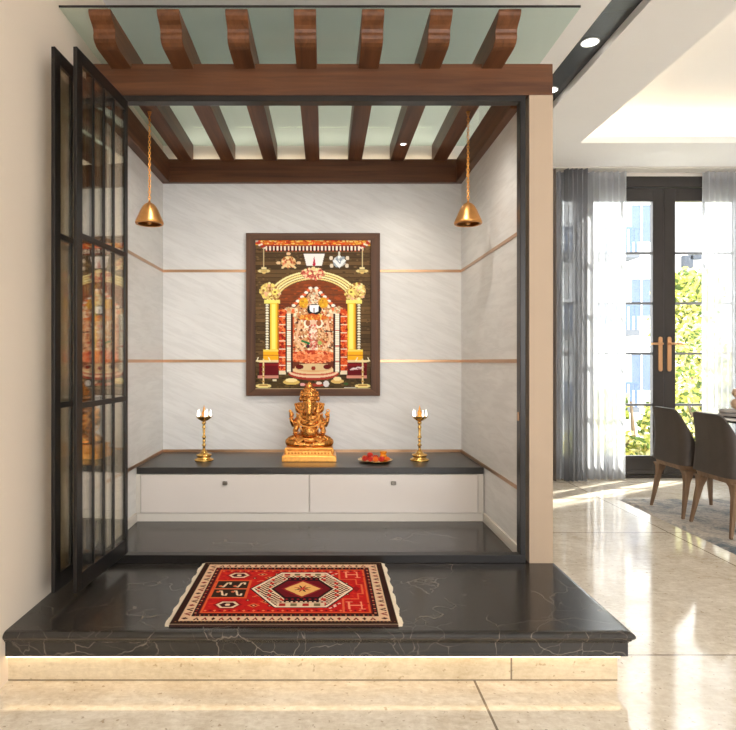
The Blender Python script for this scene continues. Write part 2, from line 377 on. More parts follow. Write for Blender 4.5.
# ================================================================ CABINET AND COUNTER
cb = thing('altar_cabinet', (-.09, 3.7, ZP), 'low cream gloss drawer cabinet under the black marble worktop', 'cabinet')
CX0, CX1, CY = XI+.001, .9095, 3.452
MB().box(CX0, CX1, CY+.004, YB-.006, ZP, .4515).build('body', PLINTHW, cb)
MB().box(CX0, CX1, CY-.012, CY+.003, ZP, ZP+.047).build('plinth', PLINTHW, cb, bevel=.001)
MB().box(CX0, -1.063+.005, CY-.010, CY+.003, ZP+.049, .450).build('side_filler', PLINTHW, cb, bevel=.001)
MB().box(.879, CX1, CY-.010, CY+.003, ZP+.049, .450).build('side_filler', PLINTHW, cb, bevel=.001)
for a, b, kx in ((-1.055, -.0925, -.572), (-.0865, .8755, .392)):
    d = MB().box(a, b, CY-.014, CY+.003, ZP+.050, .4485).build('drawer', CABW, cb, bevel=.0015)
    kb = MB(); kb.box(kx-.014, kx+.014, CY-.030, CY-.014, .391, .413)
    kb.build('knob', plain('dull_steel_knob', (130, 122, 112), .3, .8), d, bevel=.004)
tag(MB().box(XI+.005, .9095, 3.440, YB-.0045, .452, .4895).build('marble_worktop', dark_marble('honed_dark_marble', (40, 37, 34), (52, 48, 44), (120, 110, 98), .33, .35), bevel=.002), 'black marble worktop spanning the niche above the drawers', 'worktop')
ZC = .4895

# ================================================================ PAINTED SURFACES
class Canvas:
    def __init__(s, w, h, bg):
        s.w = w; s.h = h; s.a = np.empty((h, w, 3)); s.a[:] = bg; s.Y, s.X = np.mgrid[0:h, 0:w]; s.X = s.X+.5; s.Y = s.Y+.5
        s.x0 = 0; s.y0 = 0; s.sx = 1; s.sy = 1
    def view(s, x0, y0, x1, y1): s.x0 = x0; s.y0 = y0; s.sx = (x1-x0)/s.w; s.sy = (y1-y0)/s.h; s.U = x0+s.X*s.sx; s.V = y0+s.Y*s.sy
    def put(s, m, c, a=1.): s.a[m] = s.a[m]*(1-a)+np.array(c)*a
    def rect(s, x0, y0, x1, y1, c, a=1.): s.put((s.U >= x0) & (s.U < x1) & (s.V >= y0) & (s.V < y1), c, a)
    def ell(s, x, y, rx, ry, c, a=1., inner=0):
        q = ((s.U-x)/rx)**2+((s.V-y)/ry)**2; s.put((q <= 1) & (q >= inner**2), c, a)
    def poly(s, pts, c, a=1.):
        m = np.zeros(s.U.shape, bool); n = len(pts)
        for i in range(n):
            (xa, ya), (xb, yb) = pts[i], pts[(i+1) % n]
            if ya == yb: continue
            m ^= ((s.V >= min(ya, yb)) & (s.V < max(ya, yb)) & (s.U < xa+(s.V-ya)*(xb-xa)/(yb-ya)))
        s.put(m, c, a); return m
    def line(s, pts, wd, c, a=1.):
        for (xa, ya), (xb, yb) in zip(pts, pts[1:]):
            dx, dy = xb-xa, yb-ya; L = dx*dx+dy*dy+1e-9; t = np.clip(((s.U-xa)*dx+(s.V-ya)*dy)/L, 0, 1)
            s.put((s.U-xa-t*dx)**2+(s.V-ya-t*dy)**2 <= (wd/2)**2, c, a)
    def dabs(s, mask, cols, n, rmin, rmax, asp=1.):
        ys, xs = np.nonzero(mask)
        for _ in range(n):
            i = rng.integers(len(ys)); u = s.U[ys[i], xs[i]]; v = s.V[ys[i], xs[i]]; r = rng.uniform(rmin, rmax)
            ix0 = max(0, xs[i]-int(r/s.sx)-1); ix1 = xs[i]+int(r/s.sx)+2; iy0 = max(0, ys[i]-int(r*asp/s.sy)-1); iy1 = ys[i]+int(r*asp/s.sy)+2
            sub = (slice(iy0, iy1), slice(ix0, ix1)); m = ((s.U[sub]-u)/r)**2+((s.V[sub]-v)/(r*asp))**2 <= 1
            s.a[sub][m] = cols[rng.integers(len(cols))]
    def mask_ell(s, x, y, rx, ry): return ((s.U-x)/rx)**2+((s.V-y)/ry)**2 <= 1
def lin(a):
    a = np.clip(a/255., 0, 1); return np.where(a <= .04045, a/12.92, ((a+.055)/1.055)**2.4)
def painted_grid(name, cv, P, mat, parent, zfn=None):
    """grid mesh; P(u, v) arrays -> xyz arrays; colours as a colour attribute"""
    h, w_ = cv.h, cv.w; V, U = np.mgrid[0:h, 0:w_]; U = U/(w_-1); V = V/(h-1)
    x, y, z = P(U, V); co = np.stack([x+0*U, y+0*U, z+0*U], -1).reshape(-1, 3).astype(np.float32)
    idx = np.arange(h*w_).reshape(h, w_); q = np.stack([idx[:-1, :-1], idx[1:, :-1], idx[1:, 1:], idx[:-1, 1:]], -1).reshape(-1, 4)
    me = bpy.data.meshes.new(name); me.vertices.add(h*w_); me.vertices.foreach_set('co', co.ravel())
    me.loops.add(q.size); me.loops.foreach_set('vertex_index', q.ravel().astype(np.int32))
    me.polygons.add(len(q)); me.polygons.foreach_set('loop_start', (np.arange(len(q))*4).astype(np.int32)); me.polygons.foreach_set('loop_total', np.full(len(q), 4, np.int32))
    me.update(calc_edges=True); at = me.color_attributes.new('Col', 'FLOAT_COLOR', 'POINT')
    c = np.ones((h*w_, 4), np.float32); c[:, :3] = lin(cv.a).reshape(-1, 3); at.data.foreach_set('color', c.ravel())
    me.materials.append(mat); o = bpy.data.objects.new(name, me); COL.objects.link(o); o.parent = parent
    off = Vector((0, 0, 0)); p = parent
    while p is not None: off += p.location; p = p.parent
    o.location = -off; return o

# ---- the framed picture
def paint_picture():
    c = Canvas(238, 314, (92, 72, 48)); c.view(68, 52, 545, 680)
    for y in range(60, 680, 17):
        c.rect(68, y, 545, y+15, tuple(np.array((104, 80, 50))*rng.uniform(.82, 1.2))); c.rect(68, y+15, 545, y+17, (60, 44, 28))
    c.dabs(c.U > 0, [(128, 102, 66), (84, 62, 40), (112, 92, 58)], 900, 2, 7, .4)
    c.rect(68, 600, 545, 680, (84, 66, 36)); c.dabs(c.V > 605, [(110, 88, 48), (64, 48, 26)], 200, 3, 9, .4)
    # alcove inside the arch
    c.ell(308, 320, 150, 108, (140, 74, 36)); c.rect(165, 318, 455, 600, (118, 60, 34))
    inn = (c.mask_ell(308, 320, 148, 104) | ((c.U > 168) & (c.U < 450) & (c.V > 318) & (c.V < 420)))
    for y in range(220, 420, 15): c.put(inn & (c.V > y) & (c.V < y+2), (96, 50, 26))
    c.dabs(inn, [(176, 84, 38), (156, 80, 40), (120, 70, 40)], 260, 4, 12, .35)
    # arch bands
    bands = [(196, 140, (120, 88, 30)), (192, 136, (252, 238, 178)), (184, 129, (170, 128, 52)), (180, 126, (250, 232, 164)), (172, 119, (164, 120, 44)), (168, 116, (252, 240, 186)), (160, 110, (150, 110, 44)), (157, 107, (246, 222, 150)), (150, 101, (118, 80, 34))]
    up = c.V < 318
    for (rx, ry, col), nx in zip(bands, bands[1:]+[(146, 98, None)]):
        q = ((c.U-308)/rx)**2+((c.V-320)/ry)**2 <= 1; q2 = ((c.U-308)/nx[0])**2+((c.V-320)/nx[1])**2 <= 1
        c.put(up & q & ~q2, col)
    # valance
    c.rect(75, 52, 540, 76, (222, 120, 40)); c.dabs((c.V < 78) & (c.U > 75) & (c.U < 540), [(246, 190, 80), (236, 96, 40), (250, 220, 140), (190, 70, 30)], 240, 3, 8, .5)
    c.rect(110, 76, 505, 84, (150, 44, 24)); c.rect(110, 84, 505, 102, (84, 24, 18))
    for x in range(114, 505, 15): c.rect(x, 80, x+7, 99, (250, 240, 220)); c.rect(x+1, 98, x+6, 103, (220, 80, 50))
    # the seated garlanded figure
    m = c.poly([(308, 250), (345, 300), (385, 335), (430, 345), (440, 400), (400, 470), (412, 530), (205, 530), (216, 470), (178, 400), (186, 345), (232, 335), (272, 300)], (206, 150, 104))
    c.dabs(m, [(240, 196, 150), (214, 130, 84), (250, 232, 200), (150, 84, 50), (200, 84, 46), (226, 170, 120), (110, 60, 38), (246, 206, 150)], 1100, 2, 5)
    c.line([(308, 250), (345, 300), (385, 335), (430, 345), (440, 400), (400, 470), (412, 530)], 5, (96, 48, 28)); c.line([(308, 250), (272, 300), (232, 335), (186, 345), (178, 400), (216, 470), (205, 530)], 5, (96, 48, 28))
    for sx in (-1, 1):
        c.ell(308+sx*95, 365, 34, 30, (236, 200, 160)); c.dabs(c.mask_ell(308+sx*95, 365, 34, 30), [(250, 232, 200), (220, 160, 110), (240, 120, 70), (206, 176, 130)], 60, 3, 7)
        for i in range(9): c.ell(308+sx*(12+i*8.5), 256+i*9, 8, 6, (252, 240, 224) if i % 2 == 0 else (236, 120, 70))
        c.ell(308+sx*40, 316, 19, 22, (226, 170, 40)); c.dabs(c.mask_ell(308+sx*40, 316, 19, 22), [(240, 196, 60), (200, 140, 40), (230, 160, 60)], 24, 2, 5)
        c.ell(308+sx*22, 403, 17, 20, (250, 240, 216)); c.ell(308+sx*22, 401, 10, 13, (176, 104, 66))
        c.line([(308+sx*55, 395), (308+sx*70, 470), (308+sx*45, 510)], 10, (240, 196, 156)); c.line([(308+sx*82, 380), (308+sx*85, 500)], 7, (214, 100, 50))
    c.rect(295, 262, 327, 330, (240, 212, 176)); c.dabs((c.U > 295) & (c.U < 327) & (c.V > 262) & (c.V < 322), [(252, 236, 206), (220, 150, 110), (180, 120, 80), (200, 190, 160)], 50, 2, 5)
    c.ell(311, 345, 29, 24, (34, 24, 28)); c.poly([(292, 326), (330, 326), (328, 352), (311, 360), (294, 352)], (252, 250, 250)); c.line([(311, 340), (311, 360)], 5, (70, 30, 34))
    c.ell(308, 378, 58, 13, (222, 130, 50)); c.dabs(c.mask_ell(308, 378, 58, 13), [(246, 170, 70), (214, 100, 40), (250, 206, 110)], 60, 2, 5)
    c.line([(308, 400), (308, 510)], 26, (236, 200, 170)); c.dabs((abs(c.U-308) < 15) & (c.V > 410) & (c.V < 515), [(250, 232, 214), (214, 150, 120), (226, 120, 110), (180, 100, 76)], 90, 2, 5)
    c.line([(262, 476), (290, 486), (280, 500)], 8, (40, 130, 70)); c.ell(286, 498, 6, 8, (96, 30, 60)); c.ell(334, 484, 8, 8, (170, 190, 100))
    c.line([(355, 435), (384, 436)], 5, (60, 36, 30))
    m = c.mask_ell(308, 542, 94, 27); c.put(m, (226, 110, 56)); c.dabs(m, [(246, 150, 96), (206, 80, 40), (250, 180, 130), (190, 60, 34)], 240, 3, 8, .7)
    for i in range(10): c.ell(222+i*19, 546, 9, 17, (240, 142, 90), .6)
    c.ell(308, 612, 102, 28, (176, 60, 46)); c.ell(308, 606, 100, 24, (240, 206, 170)); c.ell(308, 603, 92, 18, (206, 110, 84)); c.ell(308, 598, 86, 16, (232, 206, 160)); c.ell(308, 588, 76, 18, (226, 180, 130))
    c.rect(250, 572, 366, 598, (224, 196, 150)); c.ell(308, 590, 9, 9, (150, 50, 30)); c.ell(252, 584, 16, 10, (110, 24, 20)); c.ell(364, 584, 16, 10, (110, 24, 20))
    for sx in (1, -1):
        X = (lambda v: v) if sx == 1 else (lambda v: 613-v)
        for i in range(5): c.line([(X(70+i*9), 62+i*7), (X(80+i*9), 58+i*7)], 7, (250, 232, 214) if i % 2 == 0 else (196, 56, 40))
        # hanging lamp
        c.line([(X(107), 88), (X(107), 172)], 4, (214, 196, 150)); c.ell(X(107), 172, 12, 5, (240, 224, 170)); c.ell(X(107), 184, 26, 7, (236, 214, 150)); c.ell(X(107), 184, 14, 3, (170, 130, 60)); c.ell(X(107), 192, 8, 4, (224, 190, 120))
        # pillars
        c.rect(*sorted((X(108), X(172)))[:1], 305, sorted((X(108), X(172)))[1], 320, (250, 236, 130))
        a, b = sorted((X(133), X(166))); c.rect(a, 318, b, 520, (250, 214, 70)); c.rect(a+5, 322, b-12, 510, (255, 240, 130)); c.rect(b-5, 318, b, 520, (214, 150, 40))
        for y in range(326, 516, 11): c.ell(X(120), y, 6, 5, (244, 238, 214)); c.ell(X(120), y+5, 3, 3, (150, 120, 60))
        a, b = sorted((X(104), X(166))); c.rect(a, 512, b, 556, (246, 186, 40)); c.rect(a, 512, b, 520, (255, 224, 110)); c.rect(a, 534, b, 538, (214, 130, 30))
        a, b = sorted((X(88), X(166))); c.rect(a, 556, b, 566, (236, 206, 160)); c.rect(a, 566, b, 622, (112, 14, 22)); c.rect(a, 572, b, 580, (140, 26, 30)); c.rect(a-5, 620, b, 632, (216, 150, 130))
        # bosses
        m = c.mask_ell(X(126), 268, 34, 34) | c.mask_ell(X(152), 278, 22, 24)
        c.put(m, (214, 176, 110)); c.dabs(m, [(252, 236, 170), (240, 190, 150), (170, 120, 60), (250, 226, 130), (226, 200, 120)], 90, 3, 7)
        c.ell(X(152), 272, 12, 12, (250, 232, 130)); c.ell(X(152), 272, 5, 5, (150, 110, 40))
        # lamp stands
        c.line([(X(105), 552), (X(105), 660)], 6, (236, 214, 160)); c.ell(X(105), 560, 32, 5, (240, 222, 170)); c.line([(X(78), 558), (X(84), 545)], 4, (250, 240, 210)); c.line([(X(132), 558), (X(126), 545)], 4, (250, 240, 210))
        for y in (585, 605, 625, 645): c.ell(X(105), y, 6, 4, (190, 150, 80))
        c.ell(X(105), 664, 32, 9, (240, 220, 150)); c.ell(X(105), 661, 20, 4, (180, 140, 70))
        # orange garland with white rings, white garland
        a, b = sorted((X(168), X(196))); m = (c.U > a) & (c.U < b) & (c.V > 345) & (c.V < 605)
        c.put(m, (214, 84, 36)); c.dabs(m, [(236, 110, 50), (246, 150, 90), (190, 50, 30), (224, 90, 40), (150, 40, 24)], 230, 2, 6)
        for y in range(372, 600, 34): c.rect(a, y, b, y+5, (250, 222, 190))
        c.rect(a, 600, b, 616, (236, 220, 190))
        a, b = sorted((X(201), X(217))); c.rect(a-7, 362, b+7, 606, (70, 36, 26)); c.rect(a, 362, b, 606, (250, 244, 226))
        for y in range(368, 604, 9): c.rect(a, y, b, y+2, (206, 186, 150))
        for y in (430, 495, 560): c.rect(a, y, b, y+5, (200, 70, 40))
    c.line([(460, 596), (470, 590), (478, 592), (488, 586), (500, 588), (508, 584)], 5, (236, 220, 214))
    c.line([(466, 596), (504, 592)], 3, (222, 190, 190))
    # crest of the arch
    m = c.mask_ell(308, 196, 48, 24); c.put(m, (206, 140, 100)); c.dabs(m, [(250, 214, 170), (232, 130, 110), (190, 90, 70), (252, 236, 180)], 110, 3, 6); c.ell(308, 174, 9, 9, (240, 214, 160))
    # emblems and white mark
    m = c.mask_ell(207, 146, 30, 24); c.put(m, (232, 190, 130)); c.dabs(m, [(252, 226, 170), (240, 150, 110), (180, 110, 60)], 40, 2, 5); c.ell(207, 146, 15, 11, (200, 110, 70)); c.ell(207, 146, 8, 6, (250, 220, 160))
    for p in ((166, 150), (248, 150), (207, 112)): c.ell(*p, 9, 7, (242, 206, 160))
    for p in ((182, 170), (234, 170)): c.line([(207, 150), p], 9, (240, 214, 160))
    m = c.mask_ell(413, 144, 24, 22); c.put(m, (222, 222, 220)); c.dabs(m, [(250, 250, 246), (160, 170, 176), (200, 196, 190)], 40, 3, 6)
    c.poly([(385, 140), (441, 140), (413, 172)], (240, 240, 238)); c.line([(413, 118), (413, 106)], 7, (226, 214, 190))
    for p in ((382, 162), (444, 162), (380, 130), (446, 130)): c.ell(*p, 7, 9, (230, 214, 190))
    c.line([(405, 140), (416, 152), (420, 138)], 3, (110, 130, 150))
    c.poly([(268, 112), (354, 112), (342, 162), (280, 162)], (250, 242, 236)); c.poly([(311, 120), (317, 160), (305, 160)], (190, 30, 60)); c.ell(311, 156, 6, 7, (190, 30, 60))
    # offerings at the bottom
    for x, y, rx, ry, col in ((218, 648, 34, 11, (222, 190, 110)), (218, 640, 24, 8, (250, 232, 170)), (405, 644, 26, 10, (226, 190, 120)), (405, 634, 16, 9, (246, 226, 170)), (306, 660, 44, 7, (176, 70, 50)), (360, 655, 12, 13, (226, 220, 216)), (264, 658, 10, 7, (236, 180, 170)), (150, 640, 9, 5, (236, 226, 190)), (330, 652, 12, 6, (240, 214, 190)), (440, 655, 10, 5, (70, 100, 50))): c.ell(x, y, rx, ry, col)
    c.rect(68, 674, 545, 680, (206, 186, 150)); c.line([(435, 671), (480, 671)], 3, (240, 236, 220))
    c.a = 255*np.clip(c.a/255, 0, 1)**1.12
    return c
PX0, PX1, PZ0, PZ1 = -.524, .365, .868, 1.949
pc = thing('framed_picture', ((PX0+PX1)/2, 4.0, PZ0), 'wood framed colourful deity print hanging on the marble wall above the statue', 'picture')
fw = .062
fm = MB(); YF0, YF1 = 3.978, YB-.0045
fm.prism([(PX0, PZ0), (PX1, PZ0), (PX1-fw, PZ0+fw*.75), (PX0+fw, PZ0+fw*.75)], 1, YF0, YF1).prism([(PX0, PZ1), (PX1, PZ1), (PX1-fw, PZ1-fw*.75), (PX0+fw, PZ1-fw*.75)], 1, YF0, YF1)
fm.prism([(PX0, PZ0), (PX0, PZ1), (PX0+fw, PZ1-fw*.75), (PX0+fw, PZ0+fw*.75)], 1, YF0, YF1, 1).prism([(PX1, PZ0), (PX1, PZ1), (PX1-fw, PZ1-fw*.75), (PX1-fw, PZ0+fw*.75)], 1, YF0, YF1, 1)
fm.build('frame', [wood('frame_wood_x', 'x', (66, 42, 28), (106, 72, 48), .55), wood('frame_wood_z', 'z', (66, 42, 28), (106, 72, 48), .55)], pc, bevel=.002)
MB().box(PX0+.01, PX1-.01, YF0+.012, YF1-.001, PZ0+.01, PZ1-.01).build('backing_board', WX, pc)
painted_grid('print', paint_picture(), lambda U, V: (PX0+fw*.9+(PX1-PX0-fw*1.8)*U, YF0+.0105, PZ1-fw*.68-(PZ1-PZ0-fw*1.36)*V), vcol('picture_print', .6, Specular_IOR_Level=.15), pc)

# ---- the patterned prayer rug
def paint_rug():
    c = Canvas(300, 236, (60, 20, 18)); c.view(0, 0, 1, 1)
    RED = (196, 30, 26); CR = (226, 186, 150); DK = (44, 16, 16); MR = (110, 20, 24); OR = (222, 92, 46)
    c.rect(0, 0, 1, 1, (176, 150, 120)); c.rect(.004, .008, .996, .990, (52, 28, 20))
    for i in range(60):
        u = .02+i*.0163; 
        for v in (.035, .958): c.rect(u, v, u+.006, v+.007, (150, 96, 60))
    c.rect(.032, .048, .968, .955, CR)                       # light border
    def zig(n, horizontal, a0, a1, b0, b1):
        for i in range(n):
            t = a0+(a1-a0)*(i+.5)/n; h = (a1-a0)/n*.5; m = (b0+b1)/2; d = (b1-b0)/2*.8
            col = (130, 24, 26) if i % 2 else (70, 24, 20)
            pts = [(t-h*.8, m+d), (t, m-d), (t+h*.8, m+d), (t+h*.3, m+d), (t, m-d*.1), (t-h*.3, m+d)]
            if i % 3 == 2: pts = [(t-h*.5, m), (t, m-d), (t+h*.5, m), (t, m+d)]
            c.poly(pts if horizontal else [(q, p) for p, q in pts], col)
    zig(22, True, .09, .91, .052, .104); zig(22, True, .09, .91, .90, .952); zig(15, False, .06, .95, .036, .076); zig(15, False, .06, .95, .924, .964)
    c.rect(.080, .108, .920, .896, DK)                       # dark guard with dots
    for i in range(40):
        t = .092+i*.0205
        for v in (.125, .872): c.rect(t, v, t+.007, v+.012, (214, 130, 90) if i % 2 else (150, 30, 30))
    for i in range(26):
        t = .13+i*.0285
        for u in (.088, .905): c.rect(u, t, u+.008, t+.012, (214, 130, 90) if i % 2 else (150, 30, 30))
    c.rect(.104, .142, .896, .858, MR); c.rect(.110, .15, .890, .850, OR); c.rect(.119, .163, .881, .837, RED)
    c.dabs((c.U > .12) & (c.U < .88) & (c.V > .17) & (c.V < .83), [(214, 44, 30), (176, 24, 24)], 500, .004, .012)
    for i in range(34):
        u = .13+i*.0222
        for v in (.178, .818): c.poly([(u, v-.012), (u+.008, v), (u, v+.012), (u-.008, v)], (120, 18, 22) if i % 2 else (232, 120, 70))
    for cx, cy in ((.31, .31), (.31, .67), (.42, .235), (.42, .75), (.79, .40), (.79, .58), (.345, .44), (.345, .54)):
        c.ell(cx, cy, .010, .014, (110, 16, 20)); c.ell(cx, cy, .004, .006, (240, 190, 140))
    # left dark panel with hooked motifs
    c.rect(.119, .345, .300, .640, OR); c.rect(.128, .362, .288, .622, (50, 34, 24))
    c.rect(.128, .484, .288, .500, (214, 110, 70))
    for cx in (.172, .245):
        for cy, s in ((.425, 1), (.560, -1)):
            c.line([(cx-.024, cy+.03*s), (cx-.006, cy+.035*s), (cx+.006, cy-.03*s), (cx+.022, cy-.035*s), (cx+.024, cy-.01*s)], .010, (240, 214, 176)); c.ell(cx-.022, cy+.022*s, .009, .014, (214, 110, 70))
    # hexagon motifs
    for cx, cy in ((.222, .256), (.222, .735)):
        c.poly([(cx-.070, cy), (cx-.035, cy-.060), (cx+.035, cy-.060), (cx+.070, cy), (cx+.035, cy+.060), (cx-.035, cy+.060)], (150, 22, 24))
        c.poly([(cx-.054, cy), (cx-.030, cy-.044), (cx+.030, cy-.044), (cx+.054, cy), (cx+.030, cy+.044), (cx-.030, cy+.044)], (240, 206, 170))
        c.poly([(cx-.040, cy), (cx-.022, cy-.030), (cx+.022, cy-.030), (cx+.040, cy), (cx+.022, cy+.030), (cx-.022, cy+.030)], (70, 22, 24)); c.ell(cx, cy, .012, .016, (240, 206, 170))
    for cx, cy in ((.345, .24), (.345, .745), (.388, .30), (.40, .69)):
        c.poly([(cx-.03, cy), (cx, cy-.03), (cx+.03, cy), (cx, cy+.03)], (224, 110, 60)); c.poly([(cx-.018, cy), (cx, cy-.02), (cx+.018, cy), (cx, cy+.02)], (110, 20, 24)); c.ell(cx, cy, .006, .008, (240, 180, 130))
    for cy in (.37, .62): c.line([(.33, cy), (.35, cy-.02), (.37, cy)], .008, (230, 120, 80))
    # medallion
    def hexa(g): return [(.566-.250*g, .490), (.566-.112*g-.006, .490-.275*g), (.566+.112*g+.006, .490-.275*g), (.566+.250*g, .490), (.566+.112*g+.006, .490+.275*g), (.566-.112*g-.006, .490+.275*g)]
    c.poly(hexa(1.06), DK); c.poly(hexa(1.02), (246, 224, 196)); m = c.poly(hexa(.97), (60, 20, 22))
    i_ = (np.floor(c.U/.011)+np.floor(c.V/.016)) % 2 == 0
    c.put(m & i_, (238, 206, 170)); c.put(m & (np.floor(c.U/.022) % 3 == 0) & (np.floor(c.V/.032) % 2 == 0), (206, 60, 44))
    c.poly(hexa(.66), (238, 214, 180)); c.poly(hexa(.63), DK); c.poly(hexa(.56), (110, 16, 26))
    for s in (-1, 1):
        c.rect(.455, .49+s*.245-.026, .677, .49+s*.245+.026, (224, 196, 160))
        for j in range(4): c.rect(.462+j*.055, .49+s*.245-.018, .492+j*.055, .49+s*.245+.018, (170, 34, 34) if j % 2 == 0 else (120, 104, 70))
        c.rect(.482, .49+s*.165-.030, .650, .49+s*.165+.030, (26, 14, 18))
        for j in range(6): c.ell(.495+j*.028, .49+s*.165, .007, .010, (150, 24, 34))
    c.poly([(.566-.105, .49), (.566, .49-.150), (.566+.105, .49), (.566, .49+.150)], (150, 30, 34))
    c.poly([(.566-.090, .49), (.566, .49-.122), (.566+.090, .49), (.566, .49+.122)], (236, 180, 104))
    for k in range(8):
        a = k*PI/4+PI/8; b = a+PI/4; r1 = .048; r2 = .020
        c.poly([(.566, .49), (.566+r2*math.cos(a-.3), .49+r2*1.35*math.sin(a-.3)), (.566+r1*math.cos(a), .49+r1*1.35*math.sin(a)), (.566+r2*math.cos(a+.3), .49+r2*1.35*math.sin(a+.3))], (50, 20, 20) if k % 2 else (176, 36, 32))
    c.ell(.566, .49, .011, .015, (200, 60, 44))
    # right side motifs
    c.line([(.755, .165), (.755, .33), (.84, .33), (.84, .42), (.866, .42), (.866, .57), (.84, .57), (.84, .65), (.765, .65), (.765, .835)], .010, (226, 100, 60))
    c.poly([(.815, .49), (.835, .44), (.856, .49), (.835, .54)], (150, 22, 24))
    for cy in (.245, .745):
        c.line([(.792, cy-.05), (.792, cy+.05)], .010, (240, 150, 110)); c.line([(.850, cy-.05), (.850, cy+.05)], .010, (240, 150, 110)); c.line([(.792, cy), (.850, cy)], .012, (240, 150, 110))
        c.line([(.78, cy-.05), (.805, cy-.05)], .008, (240, 150, 110)); c.line([(.84, cy+.05), (.864, cy+.05)], .008, (240, 150, 110))
    for cx, cy in ((.70, .21), (.715, .77), (.73, .24), (.735, .73)): c.line([(cx-.014, cy+.016), (cx+.014, cy-.016)], .010, (244, 206, 180)); c.ell(cx, cy, .006, .008, (120, 20, 24))
    return c
RX0, RX1, RY0, RY1 = -.553, .267, 2.078, 2.718
rg = thing('prayer_rug', ((RX0+RX1)/2, (RY0+RY1)/2, ZP), 'red oriental patterned rug with cream fringes lying on the black marble platform', 'rug')
MB().box(RX0+.012, RX1-.012, RY0, RY1, ZP, ZP+.006).build('backing', plain('rug_wool_edge', (58, 30, 22), .95), rg)
painted_grid('pile', paint_rug(), lambda U, V: (RX0+.012+(RX1-RX0-.024)*U, RY1-(RY1-RY0)*V, ZP+.0075), vcol('woven_rug_wool', .95, 260, .35, Specular_IOR_Level=.1), rg)
FR = plain('cream_cotton_fringe', (226, 210, 184), .95)
for xa, sg in ((RX0+.012, -1), (RX1-.012, 1)):
    m = MB(); ny = 130
    for i in range(ny):
        y = RY0+(RY1-RY0)*(i+.5)/ny; L = .017+.003*math.sin(y*60)+random.uniform(-.0015, .0015); h = (RY1-RY0)/ny*.5
        m.add([(xa-sg*.002, y-h, ZP+.0065), (xa-sg*.002, y+h, ZP+.0065), (xa+sg*L, y+h*.8, ZP+.002), (xa+sg*L, y-h*.8, ZP+.002), (xa-sg*.002, y-h, ZP), (xa-sg*.002, y+h, ZP), (xa+sg*L, y+h*.8, ZP), (xa+sg*L, y-h*.8, ZP)],
              [(0,1,2,3), (4,7,6,5), (0,4,5,1), (1,5,6,2), (2,6,7,3), (3,7,4,0)])
    m.build('fringe', FR, rg)

# ================================================================ BELLS
def bell(x, y, label):
    zr = 1.828; t = thing('hanging_bell', (x, y, zr), label, 'bell', 'bells hanging in the niche')
    pr = [(.058, .004), (.064, .0), (.071, .001), (.074, .007), (.072, .016), (.066, .030), (.057, .050), (.047, .074), (.036, .094), (.024, .108), (.012, .115), (.007, .117), (.006, .124)]
    inner = [(.006, .10), (.030, .080), (.048, .040), (.058, .004)]
    MB().lathe(inner+pr, (x, y, zr), 36).build('bell_body', BRONZE, t)
    MB().tube([(x, y, zr+.085), (x, y, zr+.012)], .0035, 8).ell((x, y, zr+.010), (.012, .012, .012)).build('clapper', BRONZE, t)
    m = MB(); z = zr+.120; k = 0
    while z < RZ0-.014:
        pts = []
        for i in range(10):
            a = 2*PI*i/10; dx = .0060*math.cos(a); dz = .0098*math.sin(a)
            pts.append((x+(dx if k % 2 else 0), y+(0 if k % 2 else dx), z+.009+dz))
        m.tube(pts, .0020, 6, closed=True); z += .0148; k += 1
    m.build('chain', GOLD, t)
    MB().lathe([(.012, RZ0-.001), (.012, RZ0-.006), (.003, RZ0-.010), (.002, RZ0-.016)], (x, y, 0), 16).build('ceiling_hook', BRONZE, t)
bell(-.936, 3.2, 'bronze bell on a chain at the left of the niche, beside the glass doors')
bell(.763, 3.2, 'bronze bell on a chain at the right of the niche, beside the beige pillar')

# ================================================================ OIL LAMPS
FLAME = emit('lamp_flame', (255, 248, 236), 2.5)
def oil_lamp(x, y, label):
    z = ZC+.0003; t = thing('oil_lamp', (x, y, z), label, 'lamp', 'brass oil lamps on the worktop'); c = (x, y, z)
    MB().lathe([(.056, 0), (.058, .004), (.056, .010), (.046, .013), (.040, .020), (.042, .028), (.048, .033), (.046, .038), (.030, .042), (.019, .052), (.013, .066)], c, 32).build('base', BRASS, t)
    st = [(.010, .062), (.008, .072), (.008, .088), (.014, .093), (.014, .097), (.008, .102), (.007, .112), (.011, .120), (.007, .127), (.009, .136), (.013, .141), (.013, .146), (.008, .152), (.007, .170), (.009, .188), (.008, .196), (.013, .204), (.008, .212), (.007, .220), (.013, .228), (.013, .234), (.008, .242)]
    MB().lathe(st, c, 20).build('stem', BRASS, t)
    b = MB(); b.lathe([(.009, .240), (.022, .246), (.038, .258), (.047, .270), (.048, .272), (.044, .270), (.030, .260), (.004, .258)], c, 40, lobes=5, amp=.08); b.build('bowl', BRASS, t)
    MB().lathe([(.012, .258), (.014, .268), (.010, .276), (.013, .284), (.015, .292), (.010, .304), (.006, .314), (.007, .319), (.003, .328), (.0012, .338)], c, 18).build('finial', GOLD, t)
    for i in range(5):
        a = 2*PI*i/5+.05; fx = x+.041*math.cos(a); fy = y+.041*math.sin(a)
        MB().lathe([(.001, .266), (.0045, .272), (.0058, .282), (.0046, .294), (.0022, .304), (.0006, .313)], (fx, fy, z), 12).build('flame', FLAME, t)
oil_lamp(-.742, 3.68, 'brass oil lamp with small flames left of the golden statue')
oil_lamp(.580, 3.68, 'brass oil lamp with small flames right of the offering plate')

